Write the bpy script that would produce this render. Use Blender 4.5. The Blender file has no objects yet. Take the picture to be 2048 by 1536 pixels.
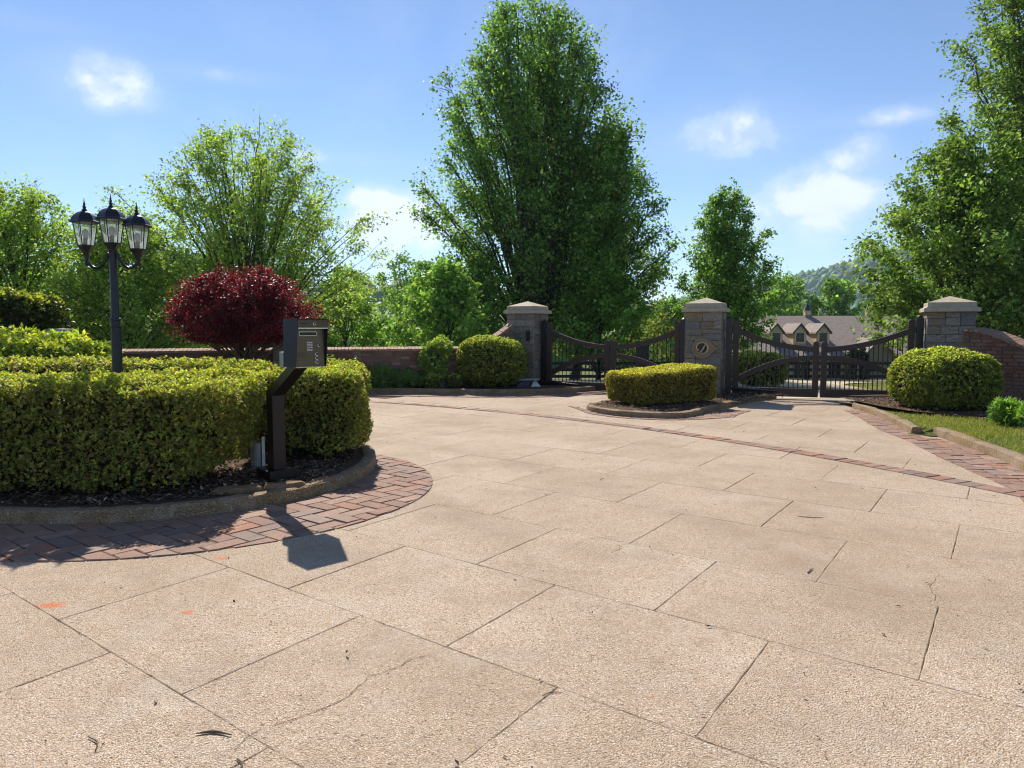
import bpy, math, random
import numpy as np
from mathutils import Vector, Matrix
R = math.radians
rng = np.random.default_rng(7)
random.seed(7)
scene = bpy.context.scene
COL = scene.collection

# ------------------------------------------------------------------ camera, sky, sun, exposure
cam_d = bpy.data.cameras.new('camera'); cam_d.lens = 26.0; cam_d.sensor_width = 36.0
cam_d.clip_start = 0.05; cam_d.clip_end = 9000
cam = bpy.data.objects.new('camera', cam_d); COL.objects.link(cam)
cam.location = (0, 0, 1.6); cam.rotation_euler = (R(90 - 4.369), 0, 0)
scene.camera = cam
SUN_AZ, SUN_EL = -17.0, 41.0            # azimuth from +Y towards +X, elevation
SDIR = Vector((math.sin(R(SUN_AZ)) * math.cos(R(SUN_EL)), math.cos(R(SUN_AZ)) * math.cos(R(SUN_EL)), math.sin(R(SUN_EL))))
sun_d = bpy.data.lights.new('sun', 'SUN'); sun_d.energy = 4.6; sun_d.angle = R(0.53); sun_d.color = (1.0, 0.93, 0.82)
sun = bpy.data.objects.new('sun', sun_d); COL.objects.link(sun)
sun.rotation_euler = SDIR.to_track_quat('Z', 'Y').to_euler(); sun.location = (-20, 40, 40)
vs = scene.view_settings
vs.view_transform = 'Standard'; vs.look = 'None'; vs.exposure = 0.78; vs.gamma = 1.0; vs.use_curve_mapping = False
scene.cycles.use_denoising = True; scene.cycles.max_bounces = 6; scene.cycles.transparent_max_bounces = 12
scene.cycles.pixel_filter_type = 'BLACKMAN_HARRIS'; scene.cycles.filter_width = 1.15
scene.cycles.diffuse_bounces = 4; scene.cycles.glossy_bounces = 3; scene.cycles.transmission_bounces = 6

world = bpy.data.worlds.new('World'); scene.world = world; world.use_nodes = True

class NT:
    """tiny node helper"""
    def __init__(s, tree): s.t = tree; s.n = tree.nodes; s.l = tree.links
    def add(s, kind, **kw):
        nd = s.n.new(kind)
        for k, v in kw.items(): setattr(nd, k, v)
        return nd
    def link(s, a, b): s.l.new(a, b)
    def put(s, sock, v):
        if isinstance(v, bpy.types.NodeSocket): s.l.new(v, sock)
        elif v is not None: sock.default_value = v
    def math(s, op, a, b=None, c=None, clamp=False):
        m = s.add('ShaderNodeMath', operation=op); m.use_clamp = clamp
        s.put(m.inputs[0], a); s.put(m.inputs[1], b)
        if c is not None: s.put(m.inputs[2], c)
        return m.outputs[0]
    def mix(s, f, a, b, blend='MIX'):
        m = s.add('ShaderNodeMix', data_type='RGBA', blend_type=blend)
        s.put(m.inputs[0], f)
        for i, v in ((6, a), (7, b)):
            if isinstance(v, (tuple, list)): v = tuple(v) + ((1.0,) if len(v) == 3 else ())
            s.put(m.inputs[i], v)
        return m.outputs[2]
    def ramp(s, f, stops, interp='LINEAR'):
        r = s.add('ShaderNodeValToRGB'); e = r.color_ramp.elements; r.color_ramp.interpolation = interp
        while len(e) < len(stops): e.new(0.5)
        for el, (p, c) in zip(e, stops):
            el.position = p; el.color = (tuple(c) + (1.0,)) if not isinstance(c, (int, float)) else (c, c, c, 1)
        s.put(r.inputs[0], f); return r.outputs[0]
    def noise(s, vec, scale, detail=3, rough=0.55, dist=0.0):
        n = s.add('ShaderNodeTexNoise'); s.put(n.inputs['Vector'], vec)
        n.inputs['Scale'].default_value = scale; n.inputs['Detail'].default_value = detail
        n.inputs['Roughness'].default_value = rough; n.inputs['Distortion'].default_value = dist
        return n.outputs[0]
    def voro(s, vec, scale, feature='F1', rnd=1.0):
        v = s.add('ShaderNodeTexVoronoi', feature=feature); s.put(v.inputs['Vector'], vec)
        v.inputs['Scale'].default_value = scale; v.inputs['Randomness'].default_value = rnd
        return v

wt = NT(world.node_tree)
for n in list(wt.n): wt.n.remove(n)
sky = wt.add('ShaderNodeTexSky', sky_type='NISHITA'); sky.sun_disc = False
sky.sun_elevation = R(SUN_EL); sky.sun_rotation = R(SUN_AZ); sky.altitude = 2000; sky.air_density = 1.0; sky.dust_density = 0.0; sky.ozone_density = 3.0
tc = wt.add('ShaderNodeTexCoord'); dirv = tc.outputs['Generated']
sep = wt.add('ShaderNodeSeparateXYZ'); wt.link(dirv, sep.inputs[0])
az = wt.math('ARCTAN2', sep.outputs[0], sep.outputs[1]); el = wt.math('ARCSINE', sep.outputs[2])
# clouds: fair weather cumulus given by direction, plus sparse thin cloud all round the sky
lobes = [(-28.6, 16.0, 3.6, 1.9, .85), (-9.2, 7.0, 5.2, 3.4, 1.0), (-11.5, 9.4, 1.8, 1.2, .8), (22.2, 8.6, 5.4, 2.7, .95), (24.6, 11.6, 2.2, 1.4, .9), (19.5, 6.6, 6.0, 2.6, .68),
         (15.6, 13.6, 5.5, 2.0, .72), (27.0, 14.0, 8, 0.8, .42), (-22.0, 17.2, 7, 0.7, .33), (-33, 18.5, 7, .8, .3), (-14, 12.2, 9, .8, .35),
         (-60, 14, 9, 4, .9), (60, 12, 8, 4, .9), (100, 20, 12, 5, .9), (-110, 18, 12, 5, .9), (160, 22, 14, 5, .9), (-155, 13, 10, 4, .9), (75, 35, 14, 5, .7), (-85, 40, 14, 5, .7)]
msum = None
for a, e, sa, se, amp in lobes:
    da = wt.math('DIVIDE', wt.math('SUBTRACT', az, R(a)), R(sa)); de = wt.math('DIVIDE', wt.math('SUBTRACT', el, R(e)), R(se))
    q = wt.math('ADD', wt.math('MULTIPLY', da, da), wt.math('MULTIPLY', de, de))
    g = wt.math('MULTIPLY', wt.math('EXPONENT', wt.math('MULTIPLY', q, -1.0)), amp)
    msum = g if msum is None else wt.math('MAXIMUM', msum, g)
mp = wt.add('ShaderNodeMapping'); mp.inputs['Scale'].default_value = (1, 1, 1.35); wt.link(dirv, mp.inputs[0])
cn = wt.noise(mp.outputs[0], 12.0, 9, 0.58, 0.2)
cn2 = wt.noise(mp.outputs[0], 3.0, 5, 0.6, 0.5)
cl = wt.math('ADD', wt.math('MULTIPLY', msum, 1.05), wt.math('MULTIPLY', wt.math('SUBTRACT', cn, 0.5), 2.6))
clm = wt.ramp(cl, [(0.22, 0.0), (0.60, 0.40), (1.0, 1.0)], 'EASE')
clm = wt.math('MULTIPLY', clm, wt.ramp(msum, [(0.04, 0.0), (0.45, 1.0)]))
thin = wt.ramp(cn2, [(0.48, 0.0), (0.85, 0.16)])
cover = wt.math('MAXIMUM', wt.math('MAXIMUM', wt.math('MULTIPLY', clm, 0.84), thin), wt.math('MULTIPLY', msum, wt.math('ADD', .08, wt.math('MULTIPLY', cn2, .38))))
skyc = wt.mix(1.0, sky.outputs[0], (0.97, 1.0, 1.06), 'MULTIPLY')
cloudc = wt.mix(1.0, wt.mix(cn, (5.8, 6.5, 7.9), (8.4, 8.6, 9.2)), (1, 1, 1), 'MULTIPLY')
skymix = wt.mix(cover, skyc, cloudc)
bg = wt.add('ShaderNodeBackground'); bg.inputs['Strength'].default_value = 0.082
wt.link(skymix, bg.inputs['Color']); wo = wt.add('ShaderNodeOutputWorld'); wt.link(bg.outputs[0], wo.inputs[0])

# ------------------------------------------------------------------ object helpers
def tag(o, label=None, cat=None, group=None, kind=None):
    if label: o['label'] = label
    if cat: o['category'] = cat
    if group: o['group'] = group
    if kind: o['kind'] = kind
    return o
def link(o, parent=None):
    COL.objects.link(o)
    if parent is not None: o.parent = parent
    return o
def thing(name, label, cat, loc=(0, 0, 0), rz=0.0, group=None):
    o = bpy.data.objects.new(name, None); o.empty_display_size = 0.2
    o.location = loc; o.rotation_euler = (0, 0, rz)
    return tag(link(o), label, cat, group)
def npmesh(name, V, F, mat, cols=None, smooth=False):
    """V (n,3), F (m,k) with one k, or a list of such arrays"""
    V = np.asarray(V, dtype=np.float32).reshape(-1, 3)
    Fs = F if isinstance(F, list) else [F]
    Fs = [np.asarray(f, dtype=np.int32) for f in Fs if len(f)]
    me = bpy.data.meshes.new(name)
    me.vertices.add(len(V)); me.vertices.foreach_set('co', V.ravel())
    nl = sum(f.size for f in Fs); npoly = sum(len(f) for f in Fs)
    me.loops.add(nl); me.polygons.add(npoly)
    me.loops.foreach_set('vertex_index', np.concatenate([f.ravel() for f in Fs]))
    tot = np.concatenate([np.full(len(f), f.shape[1], np.int32) for f in Fs])
    st = np.concatenate([[0], np.cumsum(tot)[:-1]]).astype(np.int32)
    me.polygons.foreach_set('loop_start', st)
    if smooth: me.polygons.foreach_set('use_smooth', np.ones(npoly, dtype=bool))
    if cols is not None:
        a = me.color_attributes.new('tint', 'FLOAT_COLOR', 'POINT')
        c4 = np.ones((len(V), 4), np.float32); c4[:, :3] = cols; a.data.foreach_set('color', c4.ravel())
    me.update(calc_edges=True); me.validate()
    if mat is not None: me.materials.append(mat)
    return me
def obj(name, me, parent=None, kind=None):
    o = bpy.data.objects.new(name, me); link(o, parent)
    if kind: o['kind'] = kind
    return o
class MB:
    """collects verts and polygons for one mesh"""
    def __init__(s): s.v = []; s.f = []
    def add(s, V, F):
        b = len(s.v); s.v += [tuple(v) for v in V]; s.f += [tuple(i + b for i in f) for f in F]; return s
    def box(s, lo, hi, M=None):
        (x0, y0, z0), (x1, y1, z1) = lo, hi
        V = [(x0, y0, z0), (x1, y0, z0), (x1, y1, z0), (x0, y1, z0), (x0, y0, z1), (x1, y0, z1), (x1, y1, z1), (x0, y1, z1)]
        if M is not None: V = [tuple(M @ Vector(v)) for v in V]
        return s.add(V, [(3, 2, 1, 0), (4, 5, 6, 7), (0, 1, 5, 4), (1, 2, 6, 5), (2, 3, 7, 6), (3, 0, 4, 7)])
    def prism(s, poly, z0, z1, ch=0.0, M=None, jit=0.0):
        n = len(poly); c = np.mean(poly, axis=0)
        P = [np.array(p, float) for p in poly]
        V = [(p[0], p[1], z0) for p in P]
        if ch > 0:
            V += [(p[0], p[1], z1 - ch) for p in P]
            T = []
            for p in P:
                d = c - p; L = np.linalg.norm(d) + 1e-9; q = p + d / L * ch * 1.4; T.append((q[0], q[1], z1 + (random.uniform(-jit, jit) if jit else 0)))
            V += T; lv = 3
        else:
            V += [(p[0], p[1], z1) for p in P]; lv = 2
        if M is not None: V = [tuple(M @ Vector(v)) for v in V]
        F = []
        for k in range(lv - 1):
            for i in range(n):
                j = (i + 1) % n; F.append((k * n + i, k * n + j, (k + 1) * n + j, (k + 1) * n + i))
        F.append(tuple((lv - 1) * n + i for i in range(n))); F.append(tuple(reversed(range(n))))
        return s.add(V, F)
    def lathe(s, prof, n=16, M=None, cap=True, phase=0.0):
        V = []; F = []
        for r, z in prof:
            for k in range(n):
                a = 2 * math.pi * (k + phase) / n; V.append((r * math.cos(a), r * math.sin(a), z))
        if M is not None: V = [tuple(M @ Vector(v)) for v in V]
        for i in range(len(prof) - 1):
            for k in range(n):
                j = (k + 1) % n; F.append((i * n + k, i * n + j, (i + 1) * n + j, (i + 1) * n + k))
        if cap:
            F.append(tuple(reversed(range(n)))); F.append(tuple((len(prof) - 1) * n + k for k in range(n)))
        return s.add(V, F)
    def tube(s, pts, rad, n=8, cap=True):
        pts = [Vector(p) for p in pts]; V = []; F = []
        if not isinstance(rad, (list, tuple)): rad = [rad] * len(pts)
        u = None
        for i, p in enumerate(pts):
            t = (pts[min(i + 1, len(pts) - 1)] - pts[max(i - 1, 0)]).normalized()
            if u is None: u = t.orthogonal().normalized()
            u = (u - t * u.dot(t)).normalized(); w = t.cross(u)
            for k in range(n):
                a = 2 * math.pi * k / n; V.append(tuple(p + (u * math.cos(a) + w * math.sin(a)) * rad[i]))
        for i in range(len(pts) - 1):
            for k in range(n):
                j = (k + 1) % n; F.append((i * n + k, i * n + j, (i + 1) * n + j, (i + 1) * n + k))
        if cap: F.append(tuple(reversed(range(n)))); F.append(tuple((len(pts) - 1) * n + k for k in range(n)))
        return s.add(V, F)
    def mesh(s, name, mat, smooth=False, auto=None):
        me = bpy.data.meshes.new(name); me.from_pydata(s.v, [], s.f); me.update()
        if mat is not None: me.materials.append(mat)
        if smooth:
            for p in me.polygons: p.use_smooth = True
            if auto is not None: me.set_sharp_from_angle(angle=R(auto))
        return me
    def build(s, name, mat, parent=None, smooth=False, auto=None, kind=None):
        return obj(name, s.mesh(name, mat, smooth, auto), parent, kind)

# ------------------------------------------------------------------ materials
MATS = {}
def newmat(name):
    m = bpy.data.materials.new(name); m.use_nodes = True; t = NT(m.node_tree)
    for n in list(t.n): t.n.remove(n)
    out = t.add('ShaderNodeOutputMaterial'); MATS[name] = m
    return m, t, out
def pbsdf(t, out, col, rough=0.6, metal=0.0, spec=0.5, bump=None, bstr=0.3, bdist=0.01):
    b = t.add('ShaderNodeBsdfPrincipled')
    if isinstance(col, tuple): col = col + (1.0,) if len(col) == 3 else col
    t.put(b.inputs['Base Color'], col); t.put(b.inputs['Roughness'], rough); t.put(b.inputs['Metallic'], metal)
    t.put(b.inputs['Specular IOR Level'], spec)
    if bump is not None:
        bn = t.add('ShaderNodeBump'); bn.inputs['Strength'].default_value = bstr; bn.inputs['Distance'].default_value = bdist
        t.link(bump, bn.inputs['Height']); t.link(bn.outputs[0], b.inputs['Normal'])
    t.link(b.outputs[0], out.inputs['Surface']); return b
def geo_pos(t): return t.add('ShaderNodeNewGeometry').outputs['Position']
def ocoord(t): return t.add('ShaderNodeTexCoord').outputs['Object']
def orand(t): return t.add('ShaderNodeObjectInfo').outputs['Random']

def leaf_mat(name, trans=0.38, tint=(1.15, 1.2, 0.55), rough=0.42, spec=0.45, gain=1.62):
    m, t, out = newmat(name)
    a = t.add('ShaderNodeAttribute', attribute_name='tint')
    ac = t.mix(1.0, a.outputs['Color'], (gain, gain, gain), 'MULTIPLY')
    b = t.add('ShaderNodeBsdfPrincipled'); t.link(ac, b.inputs['Base Color'])
    b.inputs['Roughness'].default_value = rough; b.inputs['Specular IOR Level'].default_value = spec
    tr = t.add('ShaderNodeBsdfTranslucent'); t.link(t.mix(1.0, ac, tint, 'MULTIPLY'), tr.inputs['Color'])
    mx = t.add('ShaderNodeMixShader'); mx.inputs[0].default_value = trans
    t.link(b.outputs[0], mx.inputs[1]); t.link(tr.outputs[0], mx.inputs[2]); t.link(mx.outputs[0], out.inputs['Surface'])
    return m
LEAF = leaf_mat('leaf', 0.46, (1.05, 1.14, .55), .55, .22, 1.7)
HLEAF = leaf_mat('hedge_leaf', 0.45, (1.2, 1.22, 0.45), 0.5, 0.25)
REDLEAF = leaf_mat('red_leaf', 0.40, (2.1, 0.7, 0.6), 0.5, 0.25, 1.15)
FARLEAF = leaf_mat('far_leaf', 0.4, (1.05, 1.14, 0.6), 0.6, 0.15)
GRASSM = leaf_mat('grass_blade', 0.35, (1.1, 1.15, 0.5), 0.5, 0.3)

def bark_mat(name, c1, c2):
    m, t, out = newmat(name); p = ocoord(t)
    mp = t.add('ShaderNodeMapping'); mp.inputs['Scale'].default_value = (1, 1, .22); t.link(p, mp.inputs[0])
    n = t.noise(mp.outputs[0], 22, 5, .65); n2 = t.noise(p, 3, 3)
    c = t.mix(t.ramp(n, [(.35, 0.), (.65, 1.)]), c1, c2); c = t.mix(t.math('MULTIPLY', n2, .5), c, (.09, .1, .07))
    pbsdf(t, out, c, .9, spec=.2, bump=n, bstr=.6, bdist=.02); return m
BARK = bark_mat('bark', (.035, .028, .022), (.13, .11, .095))
TWIG = bark_mat('twig_bark', (.05, .034, .022), (.14, .10, .07))
m, t, out = newmat('hedge_core'); n = t.noise(ocoord(t), 30, 4, .7)
pbsdf(t, out, t.mix(n, (.022, .022, .010), (.085, .070, .032)), .95, spec=.05, bump=n, bstr=1, bdist=.05)

def aggregate(name, base_stops, scale=85.0, dark=.55, brand=True, bstr=.55):
    m, t, out = newmat(name); p = geo_pos(t)
    nz = t.noise(p, 40, 2)
    vv = t.add('ShaderNodeVectorMath', operation='ADD'); t.link(p, vv.inputs[0])
    sc = t.add('ShaderNodeVectorMath', operation='SCALE'); sc.inputs['Scale'].default_value = .012
    cmb = t.add('ShaderNodeCombineXYZ'); t.link(nz, cmb.inputs[0]); t.link(t.noise(p, 37, 2), cmb.inputs[1]); t.link(cmb.outputs[0], sc.inputs[0]); t.link(sc.outputs[0], vv.inputs[1])
    v = t.voro(vv.outputs[0], scale); sv = t.add('ShaderNodeSeparateColor'); t.link(v.outputs['Color'], sv.inputs[0])
    c = t.ramp(sv.outputs[0], base_stops)
    v2 = t.voro(p, scale * .42); s2 = t.add('ShaderNodeSeparateColor'); t.link(v2.outputs['Color'], s2.inputs[0])
    big = t.math('MULTIPLY', t.math('GREATER_THAN', s2.outputs[0], .93), t.math('LESS_THAN', v2.outputs['Distance'], .33))
    c = t.mix(big, c, t.ramp(s2.outputs[1], [(0, (.42, .30, .18)), (.5, (.55, .46, .34)), (.8, (.25, .16, .09)), (1, (.8, .76, .68))]))
    edge = t.ramp(v.outputs['Distance'], [(.42, 1.0), (.78, 0.0)])
    c = t.mix(t.math('MULTIPLY', t.math('SUBTRACT', 1.0, edge), dark), c, (.11, .075, .04))
    pit = t.ramp(t.noise(p, 52, 3, .65), [(.33, 1.0), (.40, 0.0)])
    c = t.mix(t.math('MULTIPLY', pit, .85), c, (.085, .055, .03))
    sp_ = t.ramp(t.noise(p, 13, 4, .7), [(.56, 0.), (.72, .5)]); c = t.mix(sp_, c, (.34, .235, .14))
    lg = t.noise(p, .55, 5, .6); lg2 = t.noise(p, 2.7, 4, .65)
    c = t.mix(t.ramp(lg, [(.42, 0.), (.72, .50)]), c, (.30, .205, .11))
    c = t.mix(t.ramp(lg2, [(.5, 0.), (.75, .40)]), c, (.62, .54, .46))
    c = t.mix(t.ramp(t.noise(p, 1.1, 4, .7), [(.5, 0.), (.75, .45)]), c, (.36, .28, .23)); c = t.mix(t.ramp(t.noise(p, 5.0, 5, .75), [(.52, 0.), (.72, .42)]), c, (.33, .23, .15))
    if brand:
        c = t.mix(t.math('MULTIPLY', orand(t), .30), c, (.34, .245, .16))
    h = t.math('ADD', t.math('SUBTRACT', t.math('MULTIPLY', edge, 1.0), t.math('MULTIPLY', pit, 1.0)), t.math('MULTIPLY', big, .6))
    return m, t, out, c, h, p
st = [(0, (.58, .435, .305)), (.22, (.66, .51, .375)), (.42, (.54, .39, .27)), (.60, (.70, .575, .45)), (.76, (.62, .46, .325)), (.86, (.30, .20, .125)), (.93, (.73, .64, .54)), (1, (.86, .82, .75))]
m, t, out, c, h, p = aggregate('driveway_aggregate', st, 150, .36)
ty = t.add('ShaderNodeVectorMath', operation='DISTANCE'); t.link(p, ty.inputs[0]); ty.inputs[1].default_value = (-11.7, .28, 0)
for rr0 in (13.1, 14.8):
    dd = t.math('ABSOLUTE', t.math('SUBTRACT', t.math('ADD', ty.outputs['Value'], t.math('MULTIPLY', t.noise(p, .5, 2), .8)), rr0))
    c = t.mix(t.math('MULTIPLY', t.ramp(dd, [(.05, 1.), (.42, 0.)]), t.math('MULTIPLY', t.noise(p, 1.6, 4, .7), .42)), c, (.25, .18, .115))
c = t.mix(t.ramp(t.noise(p, 1.9, 5, .75), [(.66, 0.), (.74, .45)]), c, (.20, .145, .10))
# red clay stains tracked onto the slabs
for sx, sy, rx, ry, am in [(-2.66, 4.16, .10, .06, .9), (-1.83, 4.06, .045, .04, .7), (-2.02, 5.02, .07, .045, .8), (-1.0, 3.9, .02, .02, .5), (.6, 3.1, .03, .02, .3)]:
    mp = t.add('ShaderNodeMapping'); mp.inputs['Location'].default_value = (-sx / rx, -sy / ry, 0); mp.inputs['Scale'].default_value = (1 / rx, 1 / ry, 0); t.link(p, mp.inputs[0])
    ln = t.add('ShaderNodeVectorMath', operation='LENGTH'); t.link(mp.outputs[0], ln.inputs[0])
    f = t.math('ADD', ln.outputs['Value'], t.math('MULTIPLY', t.math('SUBTRACT', t.noise(p, 45, 3), .5), 1.6))
    c = t.mix(t.math('MULTIPLY', t.ramp(f, [(.35, 1.), (1., 0.)]), am), c, (.62, .18, .05))
pbsdf(t, out, c, .85, spec=.25, bump=h, bstr=.75, bdist=.007)
DRIVE = m
st2 = [(0, (.33, .22, .10)), (.3, (.40, .28, .14)), (.55, (.24, .15, .07)), (.75, (.48, .36, .2)), (.92, (.2, .12, .06)), (1, (.66, .58, .45))]
m, t, out, c, h, p = aggregate('kerb_aggregate', st2, 75, .7)
moss = t.ramp(t.noise(p, 3.2, 5, .7), [(.5, 0.), (.72, .65)]); c = t.mix(moss, c, (.10, .09, .035))
pbsdf(t, out, c, .85, spec=.25, bump=h, bstr=.9, bdist=.008); KERB = m
m, t, out = newmat('joint_dirt'); n = t.noise(geo_pos(t), 60, 4, .7)
pbsdf(t, out, t.mix(n, (.05, .035, .022), (.15, .105, .065)), .95, spec=.1, bump=n); JOINT = m

def paver_mat(name, stops, mort=.0):
    m, t, out = newmat(name); p = geo_pos(t); r = orand(t)
    c = t.ramp(r, stops)
    n = t.noise(p, 18, 5, .7); n2 = t.noise(p, 2.2, 4, .6); n3 = t.noise(p, 90, 3, .7)
    c = t.mix(t.ramp(n, [(.35, 0.), (.75, .55)]), c, (.16, .075, .05))
    c = t.mix(t.ramp(n2, [(.42, 0.), (.70, .75)]), c, (.23, .175, .14)); c = t.mix(t.ramp(t.noise(p, 5.5, 5, .7), [(.5, 0.), (.7, .55)]), c, (.13, .10, .08))
    c = t.mix(t.ramp(t.noise(p, 7, 5, .75), [(.62, 0.), (.74, .55)]), c, (.5, .42, .35))
    c = t.mix(t.ramp(n3, [(.3, .45), (.5, 0.)]), c, (.08, .045, .03))
    h = t.math('ADD', t.math('MULTIPLY', n, .6), t.math('MULTIPLY', n3, .4))
    pbsdf(t, out, c, .85, spec=.25, bump=h, bstr=.7, bdist=.008); return m
PAVER = paver_mat('paver_brick', [(0, (.30, .16, .11)), (.2, (.38, .215, .145)), (.4, (.24, .135, .105)), (.58, (.43, .27, .195)), (.74, (.22, .155, .135)), (.88, (.36, .26, .205)), (.95, (.30, .15, .10)), (1, (.50, .20, .10))])
WBRICK = paver_mat('wall_brick', [(0, (.16, .07, .045)), (.25, (.25, .11, .07)), (.5, (.12, .06, .045)), (.7, (.30, .15, .10)), (.9, (.20, .11, .085)), (1, (.42, .32, .25))])
CAPBRICK = paver_mat('cap_brick', [(0, (.34, .19, .12)), (.3, (.45, .27, .18)), (.6, (.38, .20, .12)), (1, (.52, .36, .25))])
m, t, out = newmat('mortar'); n = t.noise(geo_pos(t), 35, 4, .7)
pbsdf(t, out, t.mix(n, (.11, .085, .065), (.27, .23, .19)), .95, spec=.1, bump=n, bstr=.8); MORTAR = m

m, t, out = newmat('pillar_stone'); p = ocoord(t); r = orand(t)
gp = geo_pos(t); mp = t.add('ShaderNodeMapping'); mp.inputs['Scale'].default_value = (1, 1, 2.2); t.link(gp, mp.inputs[0])
n = t.noise(mp.outputs[0], 9, 7, .72, .6); n2 = t.noise(gp, 3.1, 4, .6)
c = t.ramp(r, [(0, (.21, .205, .19)), (.2, (.33, .305, .26)), (.4, (.25, .215, .165)), (.6, (.36, .34, .305)), (.78, (.32, .25, .165)), (.9, (.27, .27, .262)), (1, (.19, .192, .195))])
c = t.mix(t.ramp(n, [(.3, .5), (.55, 0.)]), c, (.12, .115, .11)); c = t.mix(t.ramp(n, [(.55, 0.), (.8, .6)]), c, (.34, .32, .28))
c = t.mix(t.ramp(n2, [(.5, 0.), (.75, .6)]), c, (.30, .185, .085))
c = t.mix(t.ramp(t.noise(gp, 26, 5, .75), [(.34, .6), (.48, 0.)]), c, (.06, .058, .052)); pbsdf(t, out, c, .9, spec=.2, bump=n, bstr=1.0, bdist=.06); STONE = m
m, t, out = newmat('cap_stone'); gp = geo_pos(t); n = t.noise(gp, 6, 6, .7); n3 = t.noise(gp, 60, 3, .6)
mp = t.add('ShaderNodeMapping'); mp.inputs['Scale'].default_value = (1, 1, .15); t.link(gp, mp.inputs[0]); dr = t.noise(mp.outputs[0], 14, 4, .7)
c = t.mix(n, (.36, .30, .22), (.50, .43, .33)); c = t.mix(t.ramp(dr, [(.5, 0.), (.75, .55)]), c, (.17, .14, .10)); c = t.mix(t.ramp(n3, [(.3, .3), (.5, 0)]), c, (.2, .17, .13))
pbsdf(t, out, c, .85, spec=.25, bump=n3, bstr=.4, bdist=.01); CAPST = m
m, t, out = newmat('emblem_bronze'); gp = geo_pos(t); n = t.noise(gp, 20, 4, .6)
pbsdf(t, out, t.mix(n, (.20, .14, .075), (.33, .25, .145)), .5, .25, .5, bump=n, bstr=.15); EMB = m
m, t, out = newmat('field_stone'); gp = geo_pos(t); n = t.noise(gp, 12, 6, .7)
pbsdf(t, out, t.mix(n, (.12, .07, .04), (.36, .23, .125)), .9, spec=.2, bump=n, bstr=1.0, bdist=.03); FSTONE = m
m, t, out = newmat('grey_rock'); gp = geo_pos(t); n = t.noise(gp, 9, 6, .7)
pbsdf(t, out, t.mix(n, (.2, .2, .2), (.48, .47, .46)), .9, spec=.2, bump=n, bstr=.9, bdist=.03); GROCK = m

def plain(name, col, rough, metal=0.0, spec=.5, var=.25, nscale=25, bstr=.06):
    m, t, out = newmat(name); p = ocoord(t); n = t.noise(p, nscale, 4, .65); n2 = t.noise(p, 3, 4, .6)
    f = t.math('MULTIPLY', t.math('ADD', n, n2), .5)
    c = t.mix(t.ramp(f, [(.35, 0.), (.65, 1.)]), tuple(x * (1 - var) for x in col), tuple(min(1, x * (1 + var)) for x in col))
    rr = t.math('ADD', rough - .08, t.math('MULTIPLY', n, .16))
    pbsdf(t, out, c, rr, metal, spec, bump=n, bstr=bstr, bdist=.004); return m
GATEM = plain('gate_brown_paint', (.052, .034, .026), .5, 0, .35)
BLACKM = plain('black_paint', (.012, .012, .013), .4, 0, .5)
BARM = plain('bar_black', (.014, .012, .012), .5)
PEDM = plain('pedestal_black_bronze', (.016, .012, .011), .38, .1, .4)
HOODM = plain('housing_navy_black', (.010, .013, .026), .5, 0, .3)
STEEL = plain('brushed_steel', (.135, .11, .075), .36, .8, .5, .12, 60, .04)
CHROME = plain('chrome', (.75, .75, .74), .14, 1.0, .5, .05)
DGLASS = plain('dark_display', (.006, .007, .009), .12)
KEYM = plain('key_metal', (.55, .55, .56), .3, .6)
GBOX = plain('grey_green_box', (.30, .33, .25), .5)
LAMPM = plain('lamp_black_blue', (.016, .018, .028), .36, .2)
BULBM = plain('bulb_frost', (.75, .75, .73), .3, 0, .5, .03)
SOCKM = plain('socket_grey', (.25, .2, .19), .5)
WHITEP = plain('white_plastic', (.62, .62, .60), .45)
CARDM = plain('instruction_ink', (.045, .035, .022), .5)
m, t, out = newmat('lantern_glass')
g = t.add('ShaderNodeBsdfGlossy'); g.inputs['Roughness'].default_value = .06; tr = t.add('ShaderNodeBsdfTransparent'); tr.inputs[0].default_value = (.96, .985, .975, 1)
df = t.add('ShaderNodeBsdfTranslucent'); df.inputs[0].default_value = (.9, .93, .93, 1)
m1 = t.add('ShaderNodeMixShader'); m1.inputs[0].default_value = .16
t.link(tr.outputs[0], m1.inputs[1]); t.link(df.outputs[0], m1.inputs[2]); m2 = t.add('ShaderNodeMixShader'); m2.inputs[0].default_value = .07; t.link(m1.outputs[0], m2.inputs[1]); t.link(g.outputs[0], m2.inputs[2]); t.link(m2.outputs[0], out.inputs[0])
GLASS = m
# ground
m, t, out = newmat('mulch'); gp = geo_pos(t); n = t.noise(gp, 45, 5, .75); v = t.voro(gp, 50)
pbsdf(t, out, t.mix(t.ramp(n, [(.3, 0.), (.7, 1.)]), (.055, .033, .024), (.20, .13, .088)), .95, spec=.1, bump=n, bstr=1, bdist=.03); MULCH = m
m, t, out = newmat('mulch_chip'); a = t.add('ShaderNodeAttribute', attribute_name='tint'); pbsdf(t, out, a.outputs['Color'], .9, spec=.15); CHIP = m
m, t, out = newmat('lawn'); gp = geo_pos(t); n = t.noise(gp, .35, 5, .6); n2 = t.noise(gp, 25, 4, .7)
c = t.mix(t.ramp(n, [(.35, 0.), (.65, 1.)]), (.085, .12, .025), (.21, .20, .065)); c = t.mix(t.ramp(n2, [(.4, .5), (.6, 0.)]), c, (.05, .06, .018))
pbsdf(t, out, c, .95, spec=.1, bump=n2, bstr=1, bdist=.04); LAWN = m
m, t, out = newmat('far_drive'); n = t.noise(geo_pos(t), 3, 5); pbsdf(t, out, t.mix(n, (.40, .32, .22), (.56, .46, .34)), .9, spec=.2); FARDRIVE = m

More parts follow.
